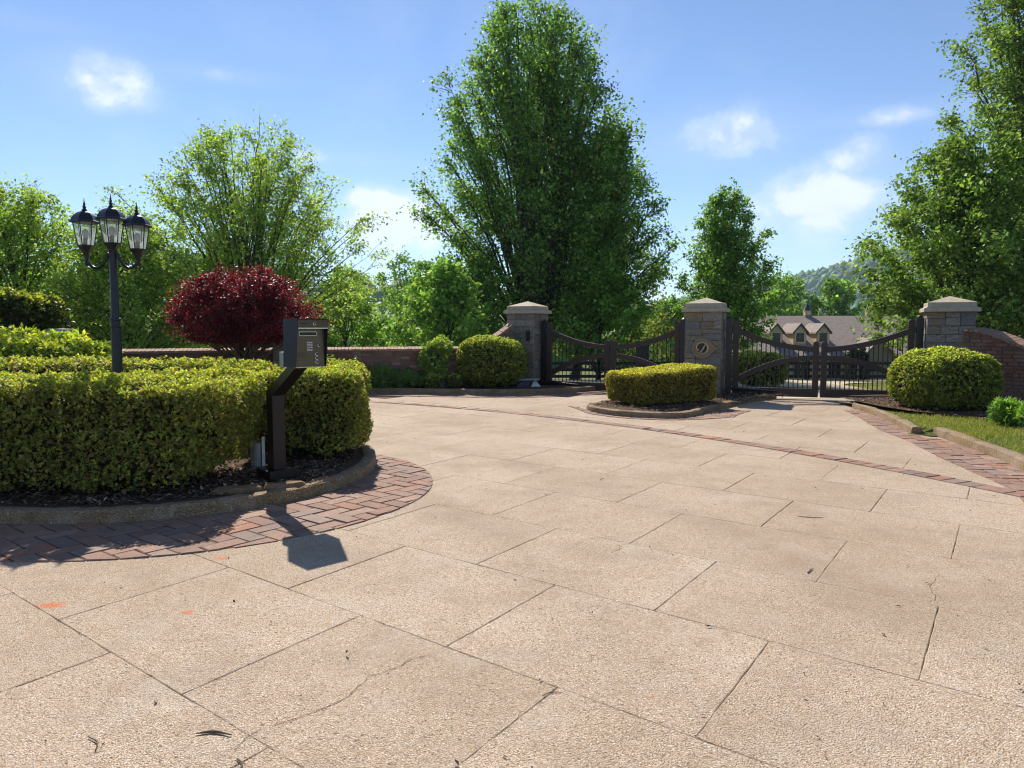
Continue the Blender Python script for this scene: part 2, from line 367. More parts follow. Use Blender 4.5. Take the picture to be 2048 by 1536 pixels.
# ------------------------------------------------------------------ terrain
def hills(X, Y):
    z = np.zeros_like(X)
    for cx, cy, sx, sy, h in [(1010, 1350, 430, 330, 178), (420, 1500, 500, 260, 45), (-260, 560, 330, 120, 34), (-700, 800, 400, 200, 60), (220, 900, 300, 160, 26), (1500, 900, 500, 400, 120)]:
        z = z + h * np.exp(-((X - cx) / sx) ** 2 - ((Y - cy) / sy) ** 2)
    z = z + 5 * np.sin(X * .011 + 1) * np.cos(Y * .009) * np.clip((Y - 250) / 300, 0, 1)
    return z
PROF_Y = np.array([-9000, 18.5, 21, 25, 30, 36, 48, 60, 90, 200, 400, 9000.]); PROF_Z = np.array([-.03, -.03, -.12, -.33, -.55, -1.1, -2.6, -3.4, -4.6, -8, -8, -8.])
def ground_z(X, Y):
    X = np.asarray(X, float); Y = np.asarray(Y, float)
    return np.interp(Y - np.maximum(0, X - 6) * .0 + np.maximum(0, -X - 3) * .12, PROF_Y, PROF_Z) + hills(X, Y) * np.clip((Y - 90) / 120, 0, 1)
def gz(x, y): return float(ground_z(np.array([x]), np.array([y]))[0])
gx = np.unique(np.concatenate([np.linspace(-4000, -300, 28), np.linspace(-300, -40, 24), np.linspace(-40, 45, 60), np.linspace(45, 300, 24), np.linspace(300, 1800, 44), np.linspace(1800, 4000, 14)]))
gy = np.unique(np.concatenate([np.linspace(-1500, -20, 10), np.linspace(-20, 16, 8), np.linspace(16, 110, 80), np.linspace(110, 400, 28), np.linspace(400, 2000, 54), np.linspace(2000, 4500, 12)]))
XX, YY = np.meshgrid(gx, gy); ZZ = ground_z(XX, YY)
nx, ny = len(gx), len(gy); idx = np.arange(nx * ny).reshape(ny, nx)
Q = np.stack([idx[:-1, :-1], idx[:-1, 1:], idx[1:, 1:], idx[1:, :-1]], -1).reshape(-1, 4)
obj('ground', npmesh('ground', np.stack([XX, YY, ZZ], -1), Q, LAWN, smooth=True), kind='structure')

# ------------------------------------------------------------------ 2-D clipping tools for pavers
def clip_half(poly, p, n):
    """keep the side where (q-p).n >= 0"""
    out = []
    for i in range(len(poly)):
        a, b = np.array(poly[i]), np.array(poly[(i + 1) % len(poly)]); da, db = (a - p) @ n, (b - p) @ n
        if da >= 0: out.append(tuple(a))
        if da * db < 0: out.append(tuple(a + (b - a) * da / (da - db)))
    return out
def area(poly):
    return .5 * abs(sum(poly[i][0] * poly[(i + 1) % len(poly)][1] - poly[(i + 1) % len(poly)][0] * poly[i][1] for i in range(len(poly)))) if len(poly) > 2 else 0
def rot2(a): return np.array([[math.cos(a), -math.sin(a)], [math.sin(a), math.cos(a)]])
def c_circle(c, r, inside):
    c = np.array(c)
    def f(q):
        d = q - c; d = d / (np.linalg.norm(d) + 1e-9); return c + d * r, (-d if inside else d)
    return f
def c_path(path, side):
    P = np.array(path, float)
    def f(q):
        best = None
        for a, b in zip(P[:-1], P[1:]):
            ab = b - a; L2 = ab @ ab; u = min(1, max(0, (q - a) @ ab / L2)); pr = a + ab * u; d = np.linalg.norm(q - pr)
            if best is None or d < best[0]: best = (d, pr, ab / math.sqrt(L2))
        tng = best[2]; n = np.array([-tng[1], tng[0]]) * side
        return best[1], n
    return f
def smooth_path(pts, n=8):
    P = [np.array(p, float) for p in pts]; P = [2 * P[0] - P[1]] + P + [2 * P[-1] - P[-2]]; out = []
    for i in range(1, len(P) - 2):
        for k in range(n):
            u = k / n; a, b, c, d = P[i - 1], P[i], P[i + 1], P[i + 2]
            out.append(.5 * ((2 * b) + (-a + c) * u + (2 * a - 5 * b + 4 * c - d) * u * u + (-a + 3 * b - 3 * c + d) * u ** 3))
    out.append(P[-2]); return out
def offset_path(path, d):
    P = np.array(path, float); T = np.gradient(P, axis=0); T /= np.linalg.norm(T, axis=1)[:, None]
    return P + np.stack([-T[:, 1], T[:, 0]], -1) * d
GRID_A = R(-38.3)
def herringbone(bounds, cons, L=.315, W=.1575, gap=.011, ang=GRID_A, origin=(-2.2, 5.6)):
    """herringbone pavers over a box in plan, each clipped to the border lines"""
    M2 = rot2(ang); o = np.array(origin); res = []
    x0, x1, y0, y1 = bounds; rad = max(x1 - x0, y1 - y0); N = int(rad * 1.6 / W) + 4
    for i in range(-N, N):
        for j in range(-N, N):
            k = (i + j) % 4 if False else (i - j) % 4
            if k == 0: rect = (i * W, j * W, L, W)           # lying
            elif k == 3: rect = (i * W, j * W, W, L)          # standing
            else: continue
            a, b, w, h = rect; cc = o + M2 @ np.array([a + w / 2, b + h / 2])
            if not (x0 - .3 < cc[0] < x1 + .3 and y0 - .3 < cc[1] < y1 + .3): continue
            g = gap / 2
            poly = [o + M2 @ np.array(q) for q in ((a + g, b + g), (a + w - g, b + g), (a + w - g, b + h - g), (a + g, b + h - g))]
            for f in cons:
                pp, nn = f(cc); poly = clip_half(poly, pp, nn)
                if len(poly) < 3: break
            if len(poly) >= 3 and area(poly) > .0018: res.append(poly)
    return res
def lay_bricks(name, polys, z0, z1, mat, parent, jit=.004, ch=.006, limit=300, tilt=.010):
    polys = sorted(polys, key=lambda p: np.mean([q[0] for q in p]) ** 2 + np.mean([q[1] for q in p]) ** 2)
    rest = MB()
    for i, p in enumerate(polys):
        dz = random.uniform(-jit, jit); c = np.mean(p, axis=0)
        q = [tuple(np.array(v) + (c - v) * random.uniform(0, .02)) for v in p]
        if i < limit:
            mb = MB(); mb.prism(q, z0, z1 + dz, ch, jit=.0015)
            ta, tb = random.uniform(-tilt, tilt), random.uniform(-tilt, tilt); n = len(q)
            mb.v = [(x, y, z + ((x - c[0]) * ta + (y - c[1]) * tb if k >= n else 0)) for k, (x, y, z) in enumerate(mb.v)]
            mb.build(name, mat, parent)
        else: rest.prism(q, z0, z1 + dz, ch)
    if rest.v: rest.build('brick_field', mat, parent, kind='stuff')

# ------------------------------------------------------------------ driveway of scored aggregate slabs
mb = MB(); mb.add([(-22, -9, -.014), (14, -9, -.014), (14, 17.0, -.014), (5.5, 21, -.014), (-22, 21, -.014)], [(0, 1, 2, 3, 4)])
drive = mb.build('driveway', JOINT, kind='structure')
er = np.array([math.cos(R(-38.3)), math.sin(R(-38.3))]); ec = np.array([math.cos(R(56)), math.sin(R(56))])
SL, SW, GAP = 1.335, 1.075, .0075
O0 = np.array([.27, 4.5])
variants = []
for v in range(10):
    pts = []; ins_ = [rng.choice([-.001, .0006, .0015]), rng.choice([.0008, .0016, .0025]), rng.choice([-.001, .0006, .0015]), rng.choice([.0008, .0016, .0025])]; cs = [np.zeros(2), er * SL, er * SL + ec * SW, ec * SW]; ctr = (er * SL + ec * SW) / 2
    for e_, (a, b) in enumerate(zip(cs, cs[1:] + cs[:1])):
        for k in range(14):
            q = a + (b - a) * k / 14; d = ctr - q; d = d / np.linalg.norm(d)
            pts.append(q + d * (ins_[e_] + rng.normal(0, .0019)))
    mb = MB(); mb.prism([tuple(p) for p in pts], -.05, 0.0, .0035); variants.append(mb.mesh('concrete_slab', DRIVE))
isl_c, isl_r = np.array([-3.72, 8.06]), 2.166
for j in range(-6, 16):
    for k in range(-9, 14):
        q = O0 + ec * SW * j + er * (SL * k + (.68 if j % 2 == 0 else 0.0)); c = q + (er * SL + ec * SW) / 2
        if c[1] < .9 or c[1] > 19.2 or c[0] < -9 or c[0] > 8.2 or np.linalg.norm(c - isl_c) < 1.2: continue
        if abs(c[0]) > c[1] * .80 + 1.6: continue
        if c[1] > 14.6 + (c[0] + 2) * .25 + 2.6 and c[0] < -1: continue
        o = obj('concrete_slab', variants[random.randrange(10)], drive); o.location = (q[0], q[1], random.uniform(-.0015, .0015))
# side areas without scoring: the approach out of view, and the apron beyond the gates
mb = MB()
def crack(pts, w):
    pts = smooth_path(pts, 6); V = []; 
    for i, q in enumerate(pts):
        tq = pts[min(i + 1, len(pts) - 1)] - pts[max(0, i - 1)]; tq = tq / np.linalg.norm(tq); n = np.array([-tq[1], tq[0]])
        ww = w * random.uniform(.3, 1) * (1 if 0 < i < len(pts) - 1 else .1); j = n * random.gauss(0, .006)
        V += [tuple(q + j + n * ww) + (.0022,), tuple(q + j - n * ww) + (.0022,)]
    F = [(2 * i, 2 * i + 1, 2 * i + 3, 2 * i + 2) for i in range(len(pts) - 1)]
    MB().add(V, F).build('crack', JOINT, drive)
crack([(-.42, 3.51), (-.50, 3.45), (-.56, 3.36), (-.66, 3.28), (-.72, 3.10), (-.86, 2.94), (-1.02, 2.82), (-1.06, 2.66)], .0022)
crack([(2.44, 4.21), (2.52, 4.28), (2.56, 4.42), (2.66, 4.56), (2.80, 4.72)], .002)
crack([(.88, 5.41), (.80, 5.33), (.78, 5.24), (.70, 5.15)], .002)

# ------------------------------------------------------------------ kerbs
def kerb(name, path, w, h, closed=False, z0=-.03, rough=.004, mat=None, caps=True):
    P = np.array(path, float)
    if closed: T = np.roll(P, -1, 0) - np.roll(P, 1, 0)
    else: T = np.gradient(P, axis=0)
    T /= np.linalg.norm(T, axis=1)[:, None]; N = np.stack([-T[:, 1], T[:, 0]], -1)
    prof = [(0, z0), (0.003, h * .5), (.007, h * .88), (.022, h - .003), (w * .5, h), (w - .022, h - .003), (w - .005, h * .88), (w, z0)]
    V = []; K = len(prof)
    for i in range(len(P)):
        for a, z in prof:
            r = rng.normal(0, rough, 2) if z > 0 else (0, 0); q = P[i] + N[i] * (a + r[0]); V.append((q[0], q[1], z + r[1]))
    F = []; n = len(P)
    for i in range(n if closed else n - 1):
        j = (i + 1) % n
        for k in range(K - 1): F.append((i * K + k, i * K + k + 1, j * K + k + 1, j * K + k))
    mb = MB().add(V, F)
    if not closed: mb.f.append(tuple(range(K))[::-1]); mb.f.append(tuple((n - 1) * K + k for k in range(K)))
    return mb.build(name, mat or KERB, smooth=True, auto=32, kind='structure')
th = np.linspace(0, 2 * np.pi, 150, endpoint=False)
# the island: a round end near the camera, drawn out to the left beyond the frame
def island_outline(r, n=170):
    pts = []
    for a in np.linspace(0, 2 * math.pi, n, endpoint=False):
        ca, sa = math.cos(a), math.sin(a); rx = r if ca > 0 else r + 1.3
        ry = r if sa < 0 else r + .55
        pts.append((isl_c[0] + rx * ca, isl_c[1] + ry * sa))
    return np.array(pts)
kerb('kerb_island', island_outline(isl_r), .155, .118, closed=True)
mb = MB(); io = island_outline(isl_r - .10, 60); mb.add([(x, y, .095) for x, y in io] + [(isl_c[0] - .4, isl_c[1] + .2, .13)], [(i, (i + 1) % 60, 60) for i in range(60)]); mb.build('mulch_bed_island', MULCH, kind='structure')
far_path = smooth_path([(-11.5, 16.1), (-8, 17.0), (-5.5, 17.75), (-3.45, 17.95), (-2.1, 17.8), (-.3, 17.55), (.9, 17.75), (2.25, 18.75), (3.1, 19.9)], 8)
kerb('kerb_far', far_path, .17, .125)
fpo = offset_path(far_path, .10)
mb = MB(); n = len(fpo); V = [(x, y, .09) for x, y in fpo] + [(x, y, .10) for x, y in offset_path(far_path, 2.6)]; mb.add(V, [(i, i + 1, n + i + 1, n + i) for i in range(n - 1)]); mb.build('mulch_bed_far', MULCH, kind='structure')
mid_path = smooth_path([(3.5, 18.2), (2.5, 16.2), (1.75, 14.95), (1.45, 14.3), (1.63, 13.64), (2.1, 13.12), (2.86, 12.9), (3.35, 13.3), (3.74, 13.9), (5.09, 15.75), (5.98, 16.64)], 8)
kerb('kerb_middle', mid_path, .15, .11)
mpo = offset_path(mid_path, .09)
c0 = (3.3, 15.0, .14); mb = MB(); V = [(x, y, .085) for x, y in mpo] + [c0]; mb.add(V, [(i, i + 1, len(mpo)) for i in range(len(mpo) - 1)] + [(len(mpo) - 1, 0, len(mpo))]); mb.build('mulch_bed_middle', MULCH, kind='structure')
right_a = smooth_path([(6.75, 14.6), (6.62, 13.6), (6.42, 12.6), (6.2, 11.75), (5.98, 11.0)], 8)
kerb('kerb_right_far', right_a, .15, .115)
right_b = smooth_path([(6.25, 10.9), (6.19, 10.4), (6.1, 10.0), (5.87, 8.8), (5.66, 8.08), (5.2, 6.9), (4.6, 5.6), (4.4, 4.2), (4.4, 2.5)], 8)
kerb('kerb_right_near', right_b, .17, .125)

# grass verge right of the drive, beds at the wall
vp = [(6.85, 15.0)] + [tuple(p) for p in offset_path(right_a, .10)] + [(6.25, 10.95)] + [tuple(p) for p in offset_path(right_b, .10)]
mb = MB(); V = []; F = []
for i, (x, y) in enumerate(vp):
    for k, u in enumerate((0, .25, .6, 1.2, 3, 10)):
        V.append((x + u, y + u * .05, .012 if (k == 0 and 10.7 < y < 11.2) else .085 + .05 * min(u, 1.2)))
for i in range(len(vp) - 1):
    for k in range(5): F.append((i * 6 + k, i * 6 + k + 1, (i + 1) * 6 + k + 1, (i + 1) * 6 + k))
mb.add(V, F); mb.add([(5.90, 10.98, .013), (6.28, 10.70, .013), (6.5, 10.8, .06), (6.3, 11.15, .06)], [(0, 1, 2, 3)]); mb.build('grass_verge', LAWN, kind='structure')
mb = MB(); mb.add([(6.78, 15.6, .16), (6.76, 13.6, .16), (6.88, 12.7, .165), (7.3, 12.0, .17), (7.45, 11.2, .17), (7.2, 10.3, .17), (13, 9.5, .17), (13, 16, .17), (9.5, 16.2, .17)], [(0, 1, 2, 3, 4, 5, 6, 7, 8)]); mb.build('mulch_bed_right', MULCH, kind='structure')

# ------------------------------------------------------------------ brick borders
bo_c, bo_r = (-3.21, 7.35), 2.40
def outer_ring(q):           # the brick ring's outer edge, drawn out to the left like the island
    c = np.array(bo_c)
    if q[0] < c[0]: c = np.array([max(q[0], c[0] - 1.4), c[1]])
    d = q - c; d = d / (np.linalg.norm(d) + 1e-9); return c + d * bo_r, -d
def inner_ring(q):
    d = q - isl_c; d = d / (np.linalg.norm(d) + 1e-9); return isl_c + d * (isl_r - .03), d
border = bpy.data.objects.new('brick_border', None); link(border); tag(border, kind='structure')
polys = herringbone((-6.3, -.6, 4.6, 9.8), [outer_ring, inner_ring])
polys = [p for p in polys if abs(np.mean([v[0] for v in p])) < .76 * np.mean([v[1] for v in p]) + .4]
lay_bricks('brick', polys, -.03, .010, PAVER, border)
# dark bedding under the ring
def bed(name, outer, inner, z=.0042):
    n = len(outer); MB().add([(x, y, z) for x, y in outer] + [(x, y, z) for x, y in inner], [(i, i + 1, n + i + 1, n + i) for i in range(n - 1)]).build(name, JOINT, border)
aa = np.linspace(-3.3, .9, 60)
bed('bedding', [(bo_c[0] + (bo_r - .012) * math.cos(a) - (1.4 * min(1, max(0, -math.cos(a) * 3))), bo_c[1] + (bo_r - .012) * math.sin(a)) for a in aa], [(isl_c[0] + 2.0 * math.cos(a), isl_c[1] + 2.0 * math.sin(a)) for a in aa])
# band of soldier bricks across the drive
bc, br = np.array([-11.70, .28]), 17.9
band = bpy.data.objects.new('brick_band', None); link(band); tag(band, kind='structure')
polys = []; a0, a1 = math.radians(17), math.radians(66); nb = int((a1 - a0) * br / .165)
for i in range(nb):
    a = a0 + (a1 - a0) * i / nb; b = a0 + (a1 - a0) * (i + .94) / nb
    q = lambda r, x: (bc[0] + r * math.cos(x), bc[1] + r * math.sin(x))
    polys.append([q(br - .125, a), q(br + .12, a), q(br + .12, b), q(br - .125, b)])
lay_bricks('brick', polys, -.03, .009, PAVER, band, limit=150)
aa = np.linspace(a0, a1, 60); n = 60
MB().add([(bc[0] + (br + .12) * math.cos(a), bc[1] + (br + .12) * math.sin(a), .0042) for a in aa] + [(bc[0] + (br - .125) * math.cos(a), bc[1] + (br - .125) * math.sin(a), .0042) for a in aa], [(i, i + 1, n + i + 1, n + i) for i in range(n - 1)]).build('bedding', JOINT, band)
# right-hand border
rb = bpy.data.objects.new('brick_border_right', None); link(rb); tag(rb, kind='structure')
ro = [(6.35, 13.9), (6.22, 13.3), (5.78, 11.6), (5.58, 10.3), (5.28, 9.05), (5.1, 8.1), (4.95, 7.2), (4.3, 5.9), (3.9, 4.2)]
ri = [(6.66, 13.7), (6.46, 12.6), (6.24, 11.75), (6.06, 10.95), (6.15, 10.2), (5.90, 8.8), (5.69, 8.08), (5.23, 6.9), (4.63, 5.6), (4.43, 4.2)]
polys = herringbone((3.9, 6.7, 4.5, 13.9), [c_path(ro, 1), c_path(ri, -1)], ang=R(-12))
polys = [p for p in polys if np.mean([v[0] for v in p]) < .76 * np.mean([v[1] for v in p]) + .3]
lay_bricks('brick', polys, -.03, .012, PAVER, rb, limit=220)
sro, sri = smooth_path(ro[:8], 5), smooth_path(ri[:9], 5); n = min(len(sro), len(sri))
MB().add([(x + .012, y, .0044) for x, y in sro[:n]] + [(x, y, .0044) for x, y in sri[:n]], [(i, i + 1, n + i + 1, n + i) for i in range(n - 1)]).build('bedding', JOINT, rb)
# borders along the middle island and the far kerb
mbd = bpy.data.objects.new('brick_border_middle', None); link(mbd); tag(mbd, kind='structure')
seg = [(1.45, 14.3), (1.63, 13.64), (2.1, 13.12), (2.86, 12.9), (3.35, 13.3), (3.74, 13.9), (5.09, 15.75), (5.98, 16.64)]
sp = smooth_path(seg, 6); spo = offset_path(sp, -.62)
wts = np.interp(np.arange(len(sp)), [0, len(sp) * .45, len(sp) * .6, len(sp) - 1], [.25, .35, 1.0, .75]); spo = np.array(sp) + (np.array(spo) - np.array(sp)) * wts[:, None]
polys = herringbone((.8, 6.6, 12.2, 17), [c_path(sp, -1), c_path(spo, 1)], ang=R(-12))
lay_bricks('brick', polys, -.03, .012, PAVER, mbd, limit=200)
fb = bpy.data.objects.new('brick_border_far', None); link(fb); tag(fb, kind='structure')
fsp = smooth_path([(-8, 17.0), (-5.5, 17.75), (-3.45, 17.95), (-2.1, 17.8), (-.3, 17.55), (.9, 17.75), (2.2, 18.7)], 6); fso = offset_path(fsp, -.75)
polys = herringbone((-6.5, 2.3, 16.4, 18.8), [c_path(fsp, -1), c_path(fso, 1)], ang=R(-38.3))
lay_bricks('brick', polys, -.03, .010, PAVER, fb, limit=200)

# ------------------------------------------------------------------ foliage tools
def fbm(P, s, seed=0):
    r = np.random.default_rng(seed); o = np.zeros(len(P)); a = 1.0
    for k in range(4):
        W = r.normal(0, 1, (3, 3)) * s * 1.9 ** k; ph = r.uniform(0, 6.28, 3)
        o += a * np.sin(P @ W[0] + ph[0]) * np.sin(P @ W[1] + ph[1]) ; a *= .6
    return o
def unit(v): return v / (np.linalg.norm(v, axis=-1, keepdims=True) + 1e-9)
def leaf_quads(P, D, S, cols, aspect=.55, fold=.18, droop=0.0, r=rng):
    """rhombic folded leaves: base P, direction D, length S"""
    n = len(P); D = unit(D); A = r.normal(0, 1, (n, 3)); side = unit(np.cross(D, A)); nrm = np.cross(side, D)
    S = S[:, None]; w = S * aspect * .5
    mid = P + D * S * .48; tip = P + D * S
    tip[:, 2] -= droop * S[:, 0]
    V = np.stack([P, mid + side * w + nrm * w * fold, tip, mid - side * w + nrm * w * fold], 1).reshape(-1, 3)
    F = np.arange(4 * n, dtype=np.int32).reshape(n, 4)
    return V, F, np.repeat(cols, 4, axis=0)
def leaf_oriented(P, D, N, S, cols, aspect, fold):
    D = unit(D); side = unit(np.cross(D, N)); nrm = np.cross(side, D); S = S[:, None]; w = S * aspect * .5
    mid = P + D * S * .48; tip = P + D * S - nrm * S * .12
    V = np.stack([P, mid + side * w + nrm * w * fold, tip, mid - side * w + nrm * w * fold], 1).reshape(-1, 3)
    return V, np.arange(4 * len(P), dtype=np.int32).reshape(-1, 4), np.repeat(cols, 4, axis=0)
def palette(n, stops, wts=None, var=.16, r=rng):
    C = np.array(stops, float); k = r.choice(len(C), n, p=None if wts is None else np.array(wts) / sum(wts))
    return np.clip(C[k] * (1 + r.normal(0, var, (n, 1))) * (1 + r.normal(0, .05, (n, 3))), .003, .9)
def tubes(paths, rad, sides):
    """paths (B,K,3), rad (B,K)"""
    B, K, _ = paths.shape; T = unit(np.gradient(paths, axis=1))
    ref = np.where(np.abs(T[:, :1, 2:3]) > .9, np.array([1., 0, 0]), np.array([0, 0, 1.])); ref = np.broadcast_to(ref, T.shape)
    U = unit(np.cross(T, ref)); W = np.cross(T, U)
    a = np.arange(sides) * 2 * np.pi / sides
    ring = U[:, :, None, :] * np.cos(a)[None, None, :, None] + W[:, :, None, :] * np.sin(a)[None, None, :, None]
    V = paths[:, :, None, :] + ring * rad[:, :, None, None]
    i = np.arange(B * K * sides).reshape(B, K, sides); j = np.roll(i, -1, 2)
    F = np.stack([i[:, :-1], j[:, :-1], j[:, 1:], i[:, 1:]], -1).reshape(-1, 4)
    return V.reshape(-1, 3), F.astype(np.int32)
def join(parts):
    V = []; F = []; C = []; b = 0
    for p in parts:
        V.append(p[0]); F.append(p[1] + b); b += len(p[0])
        if len(p) > 2: C.append(p[2])
    return np.concatenate(V), np.concatenate(F), (np.concatenate(C) if C else None)

def shell_points(n, a, w, h, e, r, zmin=-1.0):
    """points and normals on a superellipsoid with half axes a, w, h/2 and exponent e"""
    hz = h / 2; A = np.array([w * hz * 4, w * hz * 4, a * hz * 4, a * hz * 4, a * w * 4, a * w * 1.0]); f = r.choice(6, n, p=A / A.sum())
    uv = r.uniform(-1, 1, (n, 2)); Q = np.zeros((n, 3))
    for k, (ax, sg) in enumerate([(0, 1), (0, -1), (1, 1), (1, -1), (2, 1), (2, -1)]):
        mk = f == k; o = [i for i in range(3) if i != ax]
        Q[mk, ax] = sg; Q[mk, o[0]] = uv[mk, 0]; Q[mk, o[1]] = uv[mk, 1]
    s = (np.abs(Q) ** e).sum(1) ** (-1 / e); Q = Q * s[:, None]
    H = np.array([a, w, hz]); N = np.sign(Q) * np.abs(Q) ** (e - 1) / H; N = unit(N)
    return Q * H, N
def core_mesh(name, a, w, h, e, scale, xform, mat, parent, zoff, seed=0):
    n = 28; V = []; F = []; Qs = []
    for ax in range(3):
        for sg in (-1, 1):
            g = np.linspace(-1, 1, n); uu, vv = np.meshgrid(g, g); q = np.zeros((n, n, 3)); o = [i for i in range(3) if i != ax]
            q[..., ax] = sg; q[..., o[0]] = uu; q[..., o[1]] = vv; Qs.append(q.reshape(-1, 3))
            b = len(V) and 0
    P = []; b = 0
    for q in Qs:
        s = (np.abs(q) ** e).sum(1) ** (-1 / e); p = q * s[:, None] * np.array([a, w, h / 2])
        p = p * scale * (1 + .05 * fbm(p, 5, seed)[:, None]); P.append(p)
        i = np.arange(n * n).reshape(n, n) + b; F.append(np.stack([i[:-1, :-1], i[:-1, 1:], i[1:, 1:], i[1:, :-1]], -1).reshape(-1, 4)); b += n * n
    P = np.concatenate(P); P[:, 2] += zoff
    return obj(name, npmesh(name, xform(P), np.concatenate(F), mat), parent)

def hedge(name, label, cat, loc, rz, a, w, h, e, n_sprigs, leaf, stops_top, stops_side, per=5, rough=.035, bend=0.0, tilt=0.0, aspect=.6, depth=.16, zbase=.06, seed=1, mat=None, core=.86, stems=26, taper=0.0, group=None, thin_low=.0, newg=.75, openness=.75):
    """a clipped shrub: core of dark twigs, leafy sprigs all over, a few bare stems"""
    r = np.random.default_rng(seed); mat = mat or HLEAF
    T = thing(name, label, cat, loc, rz, group)
    zc = zbase + h / 2
    def xf(P):
        P = P.copy(); u = np.clip((P[:, 2] - zbase) / h, 0, 1.2)
        if taper: P[:, :2] *= (1 - taper * (1 - u))[:, None]
        P[:, 1] += bend * P[:, 0] ** 2; P[:, 2] += tilt * P[:, 0] * u; return P
    Q, N = shell_points(n_sprigs, a, w, h, e, r)
    Q = Q + N * (rough * fbm(Q, 3.2, seed))[:, None] + N * (rough * .5 * fbm(Q, 9, seed + 1))[:, None]
    kb = ~((N @ np.array([math.sin(rz), math.cos(rz), 0.]) > .5) & (r.uniform(0, 1, n_sprigs) < .62)); Q, N = Q[kb], N[kb]; n_sprigs = len(Q)      # the far side stays thinner
    ins = r.exponential(.35, n_sprigs); ins = np.minimum(ins, 1.4) * depth; Q = Q - N * ins[:, None]
    Q[:, 2] += zc
    if thin_low:
        keep = r.uniform(0, 1, n_sprigs) < np.clip((Q[:, 2] - zbase) / thin_low + .18 + .25 * fbm(Q, 4, seed + 5), .06, 1); Q, N, ins = Q[keep], N[keep], ins[keep]
    n = len(Q); up = np.array([0, 0, 1.])
    ax = unit(N * .8 + up * .55 + r.normal(0, .42, (n, 3)))
    # new growth: the outer tips facing the light of the open sky
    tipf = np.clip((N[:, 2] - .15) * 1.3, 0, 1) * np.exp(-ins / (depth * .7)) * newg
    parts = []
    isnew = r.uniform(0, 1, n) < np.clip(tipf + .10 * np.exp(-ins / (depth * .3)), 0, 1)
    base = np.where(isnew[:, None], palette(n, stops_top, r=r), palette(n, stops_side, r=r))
    for k in range(per):
        ph = k * 2.4 + r.uniform(0, 6.28, n) * .3; u = unit(np.cross(ax, r.normal(0, 1, (n, 3)))) if k == 0 else u0
        if k == 0: u0 = u; v0 = np.cross(ax, u0)
        sd = u0 * np.cos(ph)[:, None] + v0 * np.sin(ph)[:, None]
        D = unit(sd * r.uniform(.5, 1.1, (n, 1)) + ax * r.uniform(.35, 1.1, (n, 1)))
        S = leaf * r.uniform(.65, 1.25, n)
        P = Q - ax * (leaf * openness * r.uniform(0, 1, n))[:, None]
        parts.append(leaf_oriented(xf(P), D, ax + r.normal(0, .2, (n, 3)), S, np.clip(base * (1 + r.normal(0, .12, (n, 1))), .003, .9), aspect, .25))
    V, F, C = join(parts); obj('foliage', npmesh('foliage', V, F, mat, C), T)
    if core: core_mesh('inner_twigs', a, w, h, e, core, xf, MATS['hedge_core'], T, zc, seed)
    if stems:
        P0 = np.stack([r.uniform(-a * .85, a * .85, stems), r.uniform(-w * .5, w * .5, stems), np.zeros(stems) + .0], -1)
        P2 = np.stack([P0[:, 0] + r.normal(0, .25, stems), np.sign(r.uniform(-1, 1, stems)) * w * r.uniform(.75, 1.0, stems), zbase + h * r.uniform(.3, .85, stems)], -1)
        P2[:, 0] = np.clip(P2[:, 0], -a * .97, a * .97); t_ = np.linspace(0, 1, 7)[None, :, None]; P1 = (P0 + P2) / 2 + np.array([0, 0, -.05]); P1[:, 1] = P2[:, 1] * .8
        pa = (1 - t_) ** 2 * P0[:, None] + 2 * t_ * (1 - t_) * P1[:, None] + t_ ** 2 * P2[:, None] + r.normal(0, .008, (stems, 7, 3))
        sh = pa.shape; pa = xf(pa.reshape(-1, 3)).reshape(sh)
        V, F = tubes(pa, np.linspace(.009, .003, 7)[None] * r.uniform(.6, 1.2, (stems, 1)), 4); obj('stems', npmesh('stems', V, F, TWIG, smooth=True), T)
    return T

